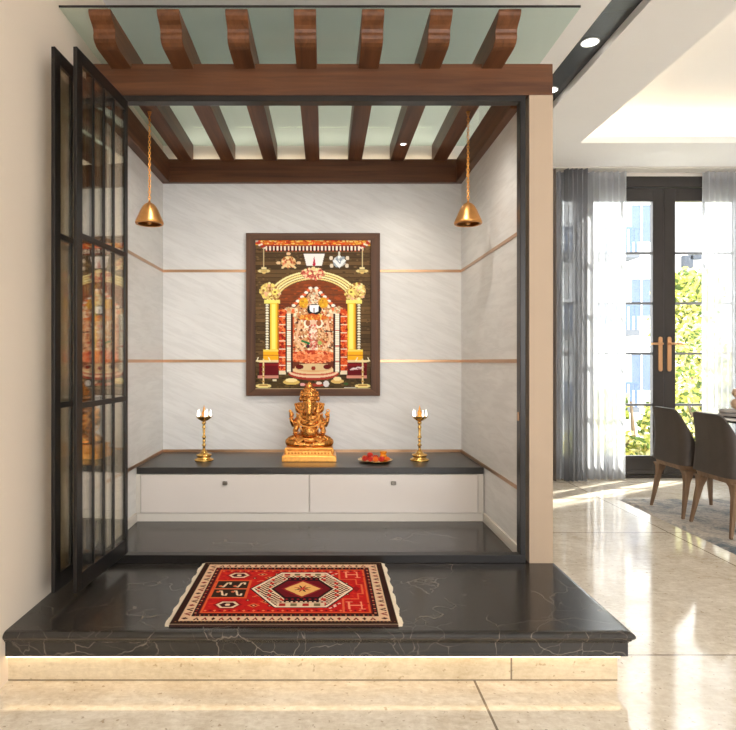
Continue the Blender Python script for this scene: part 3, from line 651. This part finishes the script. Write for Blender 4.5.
# ================================================================ GOLDEN STATUE
def statue(cx, cy):
    z0 = ZC+.0003; t = thing('deity_statue', (cx, cy, z0), 'golden elephant headed deity statue seated on a carved plinth on the black worktop', 'statue')
    P = lambda x, y, z: (cx+x, cy+y, z0+z)
    # plinth
    def frus(levels):
        m = MB(); vs = []
        for hx, hy, z in levels: vs += [P(-hx, -hy, z), P(hx, -hy, z), P(hx, hy, z), P(-hx, hy, z)]
        fs = [(3, 2, 1, 0)]+[(4*i+k, 4*i+(k+1) % 4, 4*i+4+(k+1) % 4, 4*i+4+k) for i in range(len(levels)-1) for k in range(4)]+[tuple(4*(len(levels)-1)+k for k in range(4))]
        return m.add(vs, fs)
    pl = frus([(.166, .105, 0), (.166, .105, .030), (.160, .100, .036), (.146, .092, .040), (.138, .086, .066), (.146, .092, .070), (.146, .092, .080), (.138, .086, .084)]).build('plinth', GOLD, t, bevel=.003)
    m = MB()
    for i in range(13):
        x = -.120+i*.020; m.ell(P(x, -.091, .053), (.0085, .006, .010)); m.tube([P(x-.006, -.092, .044), P(x+.006, -.093, .048), P(x+.010, -.092, .060)], .0022, 6)
    for sx in (-1, 1): m.ell(P(sx*.142, -.086, .060), (.010, .010, .022))
    m.build('carved_frieze', GOLD, pl)
    # body: one continuous figure
    b = MB()
    b.ell(P(0, .005, .120), (.100, .062, .040)); b.ell(P(0, -.008, .170), (.060, .056, .056)); b.ell(P(0, .008, .225), (.056, .044, .050)); b.ell(P(0, .010, .262), (.068, .036, .026))
    for s in (-1, 1):
        b.tube([P(s*.045, 0, .120), P(s*.090, -.022, .118), P(s*.128, -.025, .112)], [.044, .040, .028], 14)         # thighs
        b.tube([P(s*.126, -.030, .108), P(s*.085, -.066, .102), P(s*.020, -.074, .098)], [.026, .022, .017], 12)      # shins crossed in
        b.ell(P(s*.012, -.080, .098), (.030, .014, .011))                                                              # feet
        b.ell(P(s*.126, -.026, .110), (.024, .026, .026))
        # raised rear arms
        b.tube([P(s*.058, .018, .262), P(s*.088, .014, .225), P(s*.100, .002, .214), P(s*.110, -.004, .238), P(s*.115, -.006, .262)], [.022, .019, .018, .014, .011], 12)
        b.ell(P(s*.115, -.010, .272), (.012, .009, .014))
        for j in range(4): b.tube([P(s*(.105+.0055*j), -.010, .278), P(s*(.104+.006*j), -.012, .290), P(s*(.105+.006*j), -.010, .300-.003*abs(j-1.5))], [.0042, .0038, .003], 7)
        b.tube([P(s*.104, -.012, .268), P(s*.097, -.018, .278), P(s*.096, -.020, .286)], [.0045, .004, .003], 7)
        # lower front arms
        b.tube([P(s*.056, .0, .250), P(s*.078, -.020, .205), P(s*.088, -.030, .178), P(s*.086, -.056, .166)], [.021, .018, .016, .012], 12)
        b.ell(P(s*.085, -.066, .168), (.014, .012, .011))
        for j in range(4): b.tube([P(s*(.077+.0055*j), -.072, .168), P(s*(.077+.0055*j), -.082, .172), P(s*(.077+.0055*j), -.082, .180)], [.0042, .0038, .003], 7)
        b.tube([P(s*.074, -.064, .170), P(s*.068, -.070, .176), P(s*.068, -.072, .183)], [.0045, .004, .003], 7)
        # ears: wide fans
        b.ell(P(s*.058, .014, .318), (.036, .008, .038), (0, s*R(-30), s*R(18))); b.ell(P(s*.078, .010, .333), (.021, .007, .014), (0, s*R(-35), s*R(18))); b.ell(P(s*.050, .012, .296), (.016, .009, .020))
        b.ell(P(s*.030, -.030, .318), (.020, .020, .020)); b.ell(P(s*.022, -.052, .338), (.008, .006, .006))
        b.tube([P(s*.024, -.046, .302), P(s*.036, -.064, .288), P(s*.040, -.074, .286)], [.008, .006, .003], 8)       # tusks
    b.ell(P(0, -.008, .340), (.048, .044, .046)); b.ell(P(0, -.030, .352), (.034, .026, .028))
    b.tube([P(0, -.040, .340), P(0, -.062, .318), P(0, -.070, .290), P(-.002, -.068, .262), P(-.010, -.066, .240), P(-.026, -.066, .228), P(-.038, -.068, .236)], [.030, .025, .020, .016, .013, .011, .008], 14)
    body = b.build('body', CGOLD, t, remesh=.0032)
    dg = plain('dark_gold', (120, 76, 26), .4, 1.)
    for s in (-1, 1): MB().ell(P(s*.0215, -.0575, .341), (.0045, .003, .0045)).build('eye', dg, t)
    # crown
    m = MB(); m.lathe([(.046, .362), (.053, .368), (.053, .376), (.046, .382), (.050, .392), (.052, .404), (.047, .414), (.036, .420), (.038, .428), (.037, .436), (.028, .444), (.018, .448), (.020, .456), (.020, .462), (.012, .470), (.010, .476), (.005, .482)], P(0, -.002, 0), 32, lobes=12, amp=.03)
    for i in range(12):
        a = 2*PI*i/12; m.ell(P(.051*math.cos(a), -.002+.051*math.sin(a), .398), (.010, .010, .014)); m.ell(P(.052*math.cos(a+.26), -.002+.052*math.sin(a+.26), .372), (.006, .006, .006)); m.ell(P(.037*math.cos(a+.2), -.002+.037*math.sin(a+.2), .430), (.006, .006, .008))
    for s in (-1, 1):
        m.ell(P(s*.054, .0, .374), (.012, .012, .018)); m.ell(P(s*.048, -.006, .414), (.010, .008, .013))
    m.build('crown', CGOLD, t)
    m = MB()
    m.ell(P(0, -.058, .362), (.012, .006, .016)); 
    for i in range(7): m.ell(P(-.027+i*.009, -.052-.006*math.cos((i-3)*.5), .357+.004*abs(i-3)*.3), (.004, .004, .004))
    for k in range(9): m.tube([P(-.016+.0, -.070-.012*math.sin(k*.3), .330-k*.010), P(0, -.088+.001*k, .326-k*.010), P(.016, -.070-.012*math.sin(k*.3), .330-k*.010)], .0026, 6) if k < 8 else None
    m.build('forehead_ornament', GOLD, t)
    # necklaces, armlets, belt
    m = MB()
    for R1, zz, n in ((.060, .236, 26), (.070, .205, 30)):
        for i in range(n):
            a = PI*(1.02+.96*i/(n-1)); x = R1*math.cos(a); m.ell(P(x, -.046+.010*abs(x)/R1-.010*math.sin(-a)*.6, zz+.040-.040*math.sin(-a)), (.0062, .0058, .0062), nu=10, nv=8)
    m.ell(P(0, -.064, .176), (.014, .008, .016)); m.build('necklace', GOLD, t)
    for s in (-1, 1):
        for (q, r) in (((.082, -.010, .232), .0215), ((.113, -.006, .256), .0135), ((.087, -.046, .169), .0150)):
            pts = [P(s*q[0]+r*math.cos(a), q[1]+r*math.sin(a), q[2]+.3*r*math.cos(a)) for a in [2*PI*i/14 for i in range(14)]]
            MB().tube(pts, .0032, 7, closed=True).build('armlet', GOLD, t)
    m = MB()
    for k in range(5):
        for s in (-1, 1):
            m.tube([P(s*(.030+.012*k), -.070+.004*k, .136-.002*k), P(s*(.060+.012*k), -.076+.007*k, .118-.004*k), P(s*(.085+.010*k), -.070+.010*k, .108), P(s*(.118+.004*k), -.056+.010*k, .100+.004*k)], [.005, .0075, .0075, .005], 8)
    m.tube([P(-.060, -.050, .142), P(-.03, -.066, .134), P(0, -.070, .130), (P(.03, -.066, .134)), P(.060, -.050, .142)], .006, 8)
    m.build('draped_cloth', GOLD, t)
    m = MB()
    for i in range(28):
        a = 2*PI*i/28; m.ell(P(.128*math.cos(a), .072*math.sin(a)-.004, .093), (.013, .009, .012), (0, 0, a), 8, 6)
    m.build('lotus_seat', GOLD, t)
    for s in (-1, 1):
        m = MB()
        m.tube([P(s*.034, -.022, .350), P(s*.062, -.002, .350), P(s*.092, .002, .344), P(s*.084, .004, .322), P(s*.064, .004, .298), P(s*.050, .0, .284)], [.003, .0038, .0035, .0035, .0035, .003], 8)
        for q in range(4): m.tube([P(s*.044, -.010, .336-.011*q), P(s*(.078-.007*q), .0, .334-.011*q)], .0022, 6)
        m.ell(P(s*.050, -.006, .278), (.007, .006, .010))
        m.tube([P(s*.050, -.036, .262), P(s*.062, -.034, .235), P(s*.058, -.046, .205), P(s*.040, -.058, .180)], [.004, .005, .005, .004], 8)
        m.tube([P(s*.066, .020, .262), P(s*.082, .010, .280), P(s*.078, .014, .262)], [.008, .007, .004], 8)
        m.build('ear_and_chest_ornament', GOLD, t)
    # attributes: axe, noose and sweet
    m = MB(); m.tube([P(-.113, -.016, .262), P(-.117, -.016, .300)], .003, 8).ell(P(-.119, -.016, .300), (.010, .004, .010)); m.build('axe', GOLD, t)
    m = MB(); m.tube([P(.115+.010*math.cos(a), -.016, .300+.012*math.sin(a)) for a in [2*PI*i/12 for i in range(12)]], .0028, 7, closed=True); m.build('noose', GOLD, t)
    m = MB(); m.ell(P(.085, -.078, .186), (.011, .011, .011)); m.build('sweet', GOLD, t)
    # aureole ring behind the arms
    m = MB(); m.tube([P(.094*math.cos(a), .040, .215+.080*math.sin(a)) for a in [2*PI*i/40 for i in range(40)]], .0045, 8, closed=True)
    m.tube([P(0, .040, .120), P(0, .034, .300)], .006, 8); m.build('halo_ring', GOLD, t)
statue(-.0965, 3.735)

# ================================================================ OFFERING PLATE
PXc, PYc = .305, 3.645
tag(MB().lathe([(.040, 0), (.070, .001), (.092, .006), (.105, .012), (.106, .014), (.100, .0125), (.088, .008), (.068, .004), (.002, .004)], (PXc, PYc, ZC+.0003), 48).build('offering_plate', BRASS), 'round brass plate of red flowers standing on the black worktop', 'plate')
FL = [plain('red_petals', (206, 48, 30), .7), plain('orange_petals', (240, 120, 30), .7)]
def flower(x, y, z, r, mi, label, grp):
    m = MB()
    m.ell((x, y, z), (r*.62, r*.62, r*.5), nu=12, nv=8)
    for ring_, (nn, el) in enumerate(((9, .0), (8, .5), (5, 1.0))):
        for i in range(nn):
            a = 2*PI*i/nn+ring_*.4; d = r*.72*math.cos(el); m.ell((x+d*math.cos(a), y+d*math.sin(a), z+r*.62*math.sin(el)), (r*.30, r*.30, r*.18), (0, -el, a), 8, 5)
    o = m.build('flower_head', FL[mi]); return tag(o, label, 'flower', grp)
sp = [(-.060, -.010, 0), (-.030, -.035, 0), (-.034, .012, 0), (.0, -.006, 1), (.030, -.046, 0), (-.002, -.052, 1), (.040, -.012, 0), (-.060, .036, 1), (.005, .036, 0), (.070, -.020, 1)]
for i, (dx, dy, mi) in enumerate(sp):
    if mi == 0: flower(PXc+dx, PYc+dy, ZC+.0165, .021, 0, 'red flower head heaped on the brass offering plate', 'red flowers on the plate')
    else: flower(PXc+dx, PYc+dy, ZC+.0165, .019, 1, 'orange flower head among the red ones on the brass plate', 'orange flowers on the plate')
flower(PXc-.032, PYc-.008, ZC+.040, .020, 0, 'red flower head lying on top of the heap on the brass plate', None)
ct = MB().lathe([(.016, .0), (.022, .004), (.024, .018), (.021, .030), (.014, .034), (.020, .042), (.022, .050), (.020, .052), (.012, .044), (.002, .040)], (PXc+.052, PYc+.028, ZC+.0045), 24).build('small_cup', plain('amber_glaze', (244, 150, 30), .25, .3))
tag(ct, 'small amber cup standing among the flowers on the brass plate', 'cup')

# ================================================================ DOWNLIGHTS
LAMPW = emit('downlight_glow', (255, 250, 240), 5.)
def downlight(x, y, z, r, label, e, grp=None):
    t = thing('ceiling_downlight', (x, y, z), label, 'ceiling light', grp)
    MB().lathe([(r*1.0, 0), (r*1.12, 0), (r*1.12, -.004), (r*1.0, -.006), (r*.96, -.002), (r*.96, 0)], (x, y, z), 32).build('trim_ring', plain('white_ring', (220, 220, 218), .4), t)
    MB().lathe([(r*.95, -.0005), (r*.95, -.003), (r*.5, -.004)], (x, y, z), 32).build('lens', LAMPW, t)
    l = light('downlight_spot', 'SPOT', (x, y, z-.012), (0, 0, 0), e, (1, .92, .80), spot_size=R(110), spot_blend=.8, shadow_soft_size=.03); put_light(l, t)
downlight(1.508, 3.414, HC+.045, .047, 'round white downlight in the dark ceiling channel, fully visible', 12)
downlight(1.508, 4.018, HC+.045, .047, 'round white downlight in the dark ceiling channel, half hidden by the walnut beam', 12)
downlight(RXS[5], 3.67, RZ0-.0005, .018, 'tiny white downlight set under the wooden rafter above the right oil lamp', 9)

# ================================================================ GLAZED DOOR AND WINDOWS
def frame_rect(m, x0, x1, z0, z1, y0, y1, l, r, b, t_):
    m.box(x0, x0+l, y0, y1, z0, z1); m.box(x1-r, x1, y0, y1, z0, z1); m.box(x0+l, x1-r, y0, y1, z0, z0+b); m.box(x0+l, x1-r, y0, y1, z1-t_, z1); return m
GREYB = plain('grey_glazing_bar', (120, 122, 126), .5)
ZT = 2.834
o_ = MB(); frame_rect(o_, 2.172, 4.448, .001, ZT, 5.63, 5.72, .05, .05, .03, .10)
for x in (2.37, 3.972): o_.box(x, x+.05, 5.63, 5.72, .03, ZT-.10)
dr = struct(o_.build('door_1', DOORB, bevel=.004))
for (a, b, s) in ((2.424, 3.1945, 1), (3.1975, 3.968, -1)):
    lm = MB(); frame_rect(lm, a, b, .034, ZT-.104, 5.655, 5.705, .105, .105, .172, .122)
    lm.box(a+.02, b-.02, 5.650, 5.655, .060, .075).box(a+.02, b-.02, 5.650, 5.655, .180, .192)
    lf = lm.build('door_leaf', DOORB, dr, bevel=.004)
    MB().box(a+.104, b-.104, 5.678, 5.684, .205, 2.609).build('glass_pane', GLASSW, lf)
    gb = MB()
    for zz in (2.12, 1.645, 1.17, .686): gb.box(a+.105, b-.105, 5.670, 5.692, zz-.011, zz+.011)
    gb.box((a+b)/2-.010, (a+b)/2+.010, 5.671, 5.691, .206, 2.608); gb.build('glazing_bar', GREYB, lf)
    px = 3.156 if s == 1 else 3.240; hm = MB()
    n = 10; pl = [(px+.018*math.cos(PI*i/n), 1.31+.018*math.sin(PI*i/n)) for i in range(n+1)]+[(px+.018*math.cos(PI+PI*i/n), 1.02+.018*math.sin(PI+PI*i/n)) for i in range(n+1)]
    hm.prism(pl, 1, 5.640, 5.654); hm.tube([(px, 5.642, 1.262), (px, 5.600, 1.262)], .009, 10); hm.tube([(px, 5.602, 1.262), (px-s*.05, 5.598, 1.262), (px-s*.115, 5.600, 1.260)], .011, 10)
    hm.build('door_handle', plain('rose_copper_handle', (208, 160, 116), .35, .6), lf, bevel=.001)
for i, (a, b) in enumerate(((2.222, 2.370), (4.022, 4.398))):
    wn = struct(frame_rect(MB(), a, b, .031, ZT-.101, 5.65, 5.70, .02, .02, .172, .122).build('window_%d' % (i+1), DOORB, bevel=.003))
    MB().box(a+.019, b-.019, 5.676, 5.682, .2, 2.62).build('glass_pane', GLASSW, wn)
    gb = MB()
    for zz in (2.12, 1.645, 1.17, .686): gb.box(a+.02, b-.02, 5.668, 5.690, zz-.011, zz+.011)
    gb.build('glazing_bar', GREYB, wn)

# ================================================================ CURTAINS
def curtain(x0, x1, y, amp, folds, mat, label, seed, group=None, z1=2.852, th=0):
    r = random.Random(seed); ph = [r.uniform(-.9, .9) for _ in range(folds+2)]; am = [r.uniform(.6, 1.2) for _ in range(folds+2)]
    def fn(u, v):
        t = u*folds; i = int(min(t, folds-.001)); f = t-i; a = am[i]*(1-f)+am[i+1]*f; p = ph[i]*(1-f)+ph[i+1]*f
        g = .75+.35*v                             # fuller toward the hem
        yy = y+amp*a*g*math.sin(2*PI*t+p*.8+.25*math.sin(3*v+i))+amp*.25*math.sin(5.1*t+2*v)
        xx = x0+(x1-x0)*u+.006*math.sin(2*v+i)*v
        return (xx, yy, z1-(z1-.006)*v)
    m = MB(); m.grid(fn, folds*12, 24)
    t = thing('curtain', ((x0+x1)/2, y, 0), label, 'curtain', group)
    m.build('fabric', mat, t, fix=False, solid=th)
    h = MB(); h.grid(lambda u, v: (lambda p: (p[0], p[1]-.002, z1-.055*v))(fn(u, v*.02)), folds*12, 3); h.build('heading_tape', mat, t, fix=False)
curtain(2.12, 2.79, 5.56, .028, 11, SHEERW, 'white sheer curtain left of the glazed door', 3)
curtain(2.18, 2.40, 5.475, .028, 5, SHEERG, 'dark grey pleated drape in front of the left sheer curtain', 5)
curtain(1.98, 2.115, 5.475, .022, 3, TAUPE, 'narrow taupe drape beside the beige pillar', 9)
curtain(3.50, 4.20, 5.56, .028, 12, SHEERW, 'white sheer curtain right of the glazed door', 13)
tag(MB().box(1.9, 4.5, 5.46, 5.58, 2.856, 2.869).build('curtain_track', plain('white_track', (214, 208, 198), .5)), 'white curtain track running along the ceiling above the glazed door', 'curtain track')

# ================================================================ DINING CORNER
def area_rug():
    t = NT('mottled_grey_rug'); v = t.mapped(); f = t.noise(v, 3.2, 6, .7, 1.2); g = t.noise(v, 60, 3)
    c = t.ramp(f, [(.36, s2l((124, 134, 142))), (.46, s2l((176, 172, 166))), (.56, s2l((214, 204, 192))), (.66, s2l((158, 160, 160)))])
    t.l(t.mix(.45, c, t.ramp(g, [(.35, (.45, .45, .45)), (.65, (1, 1, 1))]), 'MULTIPLY'), t.b.inputs['Base Color']); t.b.inputs['Roughness'].default_value = .95; t.bump(g, .6, .006)
    x0, x1, y0, y1 = 2.33, 5.3, 2.9, 4.76; r_ = random.Random(4)
    h = [[.011+r_.uniform(-.003, .003) for _ in range(121)] for _ in range(81)]
    def fn(u, v_):
        i = int(round(u*120)); j = int(round(v_*80)); e = (i in (0, 120)) or (j in (0, 80))
        return (x0+(x1-x0)*u+r_.uniform(-.004, .004)*e, y0+(y1-y0)*v_+r_.uniform(-.004, .004)*e, .001 if e else h[j][i])
    return tag(MB().grid(fn, 120, 80).build('area_rug', t.m), 'mottled blue grey shaggy rug under the dining chairs and table', 'rug')
area_rug()
ZR = .0150
def make_chair(cx, cy, label):
    t = thing('dining_chair', (cx, cy, ZR), label, 'chair', None); P = lambda x, y, z: (cx+x, cy+y, z)
    # upholstered shell
    path = [(-.130, -.213), (-.15, -.213), (-.175, -.212)]+[(-.175+.07*math.cos(R(-90-90*i/8)), -.142+.07*math.sin(R(-90-90*i/8))) for i in range(1, 9)]
    path += [(-.247, -.10), (-.249, -.05), (-.250, 0)]
    path = path+[(x, -y) for x, y in reversed(path[:-1])]
    L = [0]
    for a, b in zip(path, path[1:]): L.append(L[-1]+math.dist(a, b))
    T = L[-1]
    def fn(u, v):
        s = u*T; i = 0
        while i < len(L)-2 and L[i+1] < s: i += 1
        f = (s-L[i])/(L[i+1]-L[i]); x = path[i][0]*(1-f)+path[i+1][0]*f; y = path[i][1]*(1-f)+path[i+1][1]*f
        q = min(1., max(0., (x+.246)/.116)); zt = .767-.367*q**1.15; z = .378+(zt-.378)*v
        k = (z-.378)/.39; return P(x-.022*k*(1 if x < -.1 else .6)+.018*math.sin(PI*k), y*(1-.17*k), z)
    MB().grid(fn, 44, 16).build('backrest', LEATHER, t, solid=.020, bevel=.004)
    seat = MB(); pts = []
    def rr(hx0, hx1, hy, r, z):
        out = []
        for (ox, oy, a0) in ((hx1-r, hy-r, 0), (hx0+r, hy-r, 90), (hx0+r, -hy+r, 180), (hx1-r, -hy+r, 270)):
            out += [P(ox+r*math.cos(R(a0+90*i/6)), oy+r*math.sin(R(a0+90*i/6)), z) for i in range(7)]
        return out
    def loft(m, rings):
        n = len(rings[0]); vs = [p for r in rings for p in r]
        fs = [(i*n+k, i*n+(k+1) % n, (i+1)*n+(k+1) % n, (i+1)*n+k) for i in range(len(rings)-1) for k in range(n)]+[tuple(range(n-1, -1, -1)), tuple((len(rings)-1)*n+k for k in range(n))]
        return m.add(vs, fs)
    so = loft(seat, [rr(-.215, .235, .192, .06, .376), rr(-.222, .245, .196, .065, .400), rr(-.220, .243, .196, .065, .435), rr(-.205, .228, .180, .06, .452)]).build('seat', LEATHER, t, bevel=.006)
    loft(MB(), [rr(-.228, .205, .198, .06, .342), rr(-.238, .215, .208, .07, .376)]).build('seat_frame', LEGW, t, bevel=.003)
    for sx, sy in ((-1, -1), (-1, 1), (1, -1), (1, 1)):
        top = (-.190 if sx < 0 else .165, sy*.165); ft = (-.245 if sx < 0 else .205, sy*.200)
        rings = []
        for q, hw in ((0, .009), (.35, .013), (.75, .018), (.93, .028), (1, .040)):
            x = ft[0]+(top[0]-ft[0])*q; y = ft[1]+(top[1]-ft[1])*q; z = ZR+(.345-ZR)*q
            rings.append([P(x+a*hw, y+b*hw, z) for a, b in ((-1, -1), (1, -1), (1, 1), (-1, 1))])
        loft(MB(), rings).build('leg', LEGW, t, bevel=.004)
    return t
make_chair(2.700, 4.315, 'dark taupe shell dining chair, the farther one, in front of the glazed door')
make_chair(2.715, 3.850, 'dark taupe shell dining chair, the nearer one, partly cut by the picture edge')
tb = thing('dining_table', (3.42, 4.0, ZR), 'round white topped dining table behind the dining chairs', 'table')
MB().lathe([(.74, .690), (.78, .698), (.78, .706)], (3.42, 4.0, 0), 72).build('table_edge', DOORB, tb)
MB().lathe([(.776, .7062), (.776, .714), (.77, .716)], (3.42, 4.0, 0), 72).build('table_top', plain('white_table_top', (232, 228, 224), .15), tb)
MB().lathe([(.30, ZR), (.30, ZR+.018), (.10, .06), (.055, .14), (.05, .5), (.09, .64), (.22, .688)], (3.42, 4.0, 0), 40).build('pedestal', LEGW, tb)
dx, dy, dz = 2.845, 4.08, .7165
st = thing('placemat_stack', (dx, dy, dz), 'stack of round grey placemats on the edge of the white table', 'placemats')
MB().lathe([(.12, 0), (.125, .004), (.12, .009)], (dx, dy, dz), 40).build('base_mat', DOORB, st)
for i, rr_ in enumerate((.143, .141)): MB().lathe([(rr_-.01, .010+i*.021), (rr_, .014+i*.021), (rr_, .025+i*.021), (rr_-.01, .030+i*.021)], (dx, dy, dz), 48).build('mat', plain('grey_woven_mat', (168, 162, 158), .8), st)
tag(MB().lathe([(.030, 0), (.055, .012), (.066, .040), (.055, .066), (.034, .078), (.046, .090), (.060, .112), (.050, .138), (.030, .146)], (dx-.020, dy-.01, dz+.0525), 30, lobes=6, amp=.06).build('ceramic_ornament', plain('sand_glaze', (198, 166, 138), .5)), 'sand coloured rounded ornament standing on the grey placemats', 'ornament')

# ================================================================ OUTSIDE
struct(MB().box(-14, 40, YW+.2, 60, -3.3, -3.1).build('ground', plain('pale_paving', (170, 168, 160), .9)))
struct(MB().box(1.2, 6.2, YW+.101, 6.75, -.15, -.02).build('trim_balcony', plain('balcony_concrete', (206, 204, 200), .8)))
BW = plain('white_render', (240, 240, 238), .8, var=.02); BWIN = plain('blue_grey_window', (92, 108, 132), .2); BR = plain('pale_blue_railing', (84, 104, 134), .5); BD = plain('slate_panel', (60, 66, 76), .6)
bd = thing('apartment_building', (14, 26, -3.1), 'white apartment building with balconies seen through the glazed door', 'building')
MB().box(5.0, 34, 25.2, 30, -3.1, 14).build('facade', BW, bd)
for i, (xx, zz) in enumerate([(x, z) for z in (-.2, 2.9, 6.0) for x in (9.0, 12.75, 17.6, 20.5)]):
    f = MB(); frame_rect(f, xx, xx+1.0, zz, zz+1.7, 25.08, 25.2, .07, .07, .07, .07).box(xx+.47, xx+.53, 25.1, 25.19, zz+.07, zz+1.63)
    wo = f.build('window', BW, bd); MB().box(xx+.07, xx+.93, 25.14, 25.16, zz+.07, zz+1.63).build('pane', BWIN, wo)
BSL = plain('balcony_slab', (104, 108, 114), .8)
for x0, x1_, zz in [(8.2, 12.6, z) for z in (5.46, 2.35, -.75)]+[(18.0, 23.0, z) for z in (5.46, 2.35)]:
    bl = MB().box(x0, x1_, 24.0, 25.2, zz-.22, zz).build('balcony', BSL, bd)
    r_ = MB(); r_.box(x0, x1_, 24.0, 24.05, zz+.93, zz+1.01)
    for k in range(int((x1_-x0)/.2)): r_.box(x0+k*.2, x0+k*.2+.11, 24.01, 24.04, zz, zz+.93)
    r_.build('railing', BR, bl)
MB().box(14.95, 15.35, 25.0, 25.19, 4.3, 5.5).box(15.25, 15.75, 25.0, 25.19, 5.35, 5.6).build('wall_duct', BD, bd)
def tree(x, y, base, r, h, cols, label, seed, n):
    rd = random.Random(seed); t = thing('leafy_tree', (x, y, base), label, 'tree', None)
    tr = MB(); tr.tube([(x, y, base), (x+.1, y, base+h*.4), (x-.05, y+.1, base+h*.75)], [.14, .10, .05], 10)
    for k in range(7):
        a = rd.uniform(0, 2*PI); tr.tube([(x+.05, y, base+h*(.35+.05*k)), (x+.5*r*math.cos(a), y+.5*r*math.sin(a), base+h*(.55+.05*k))], [.045, .015], 6)
    tr.build('trunk', plain('bark', (110, 92, 72), .9), t)
    blobs = [(x+rd.gauss(0, r*.42), y+rd.gauss(0, r*.42), base+h*.68+rd.gauss(0, h*.16), r*rd.uniform(.28, .5)) for _ in range(16)]
    m = MB()
    for i in range(n):
        bx, by, bz, br = blobs[i % 16]; d = Vector((rd.gauss(0, 1), rd.gauss(0, 1), rd.gauss(0, 1))).normalized()*br*rd.uniform(.6, 1.0)
        c = Vector((bx, by, bz))+d; u = Vector((rd.gauss(0, 1), rd.gauss(0, 1), rd.gauss(0, 1))).normalized(); v = u.cross(Vector((rd.gauss(0, 1), rd.gauss(0, 1), rd.gauss(0, 1)))).normalized(); s = rd.uniform(.035, .07)
        m.add([c-u*s, c+v*s*.5, c+u*s, c-v*s*.5], [(0, 1, 2, 3)], rd.randrange(len(cols)))
    fo = m.build('foliage', cols, t, fix=False); fo['kind'] = 'stuff'
def leafm(name, c): 
    t = NT(name); tl = t.n('BsdfTranslucent'); df_ = t.n('BsdfDiffuse'); mx = t.n('MixShader'); mx.inputs[0].default_value = .5
    tl.inputs[0].default_value = (*s2l(c), 1); df_.inputs[0].default_value = (*s2l(c), 1); t.l(df_.outputs[0], mx.inputs[1]); t.l(tl.outputs[0], mx.inputs[2]); t.l(mx.outputs[0], t.out.inputs[0]); return t.m
LC = [leafm('leaf_yellow', (206, 196, 110)), leafm('leaf_lime', (160, 170, 84)), leafm('leaf_green', (84, 104, 54)), leafm('leaf_pale', (214, 206, 150))]
tree(6.0, 9.6, -3.1, 1.05, 5.3, LC, 'yellow green tree outside the right leaf of the glazed door', 3, 9000)
tree(3.95, 7.7, -3.1, .7, 4.3, LC, 'lower yellow green tree outside the left leaf of the glazed door', 11, 6000)
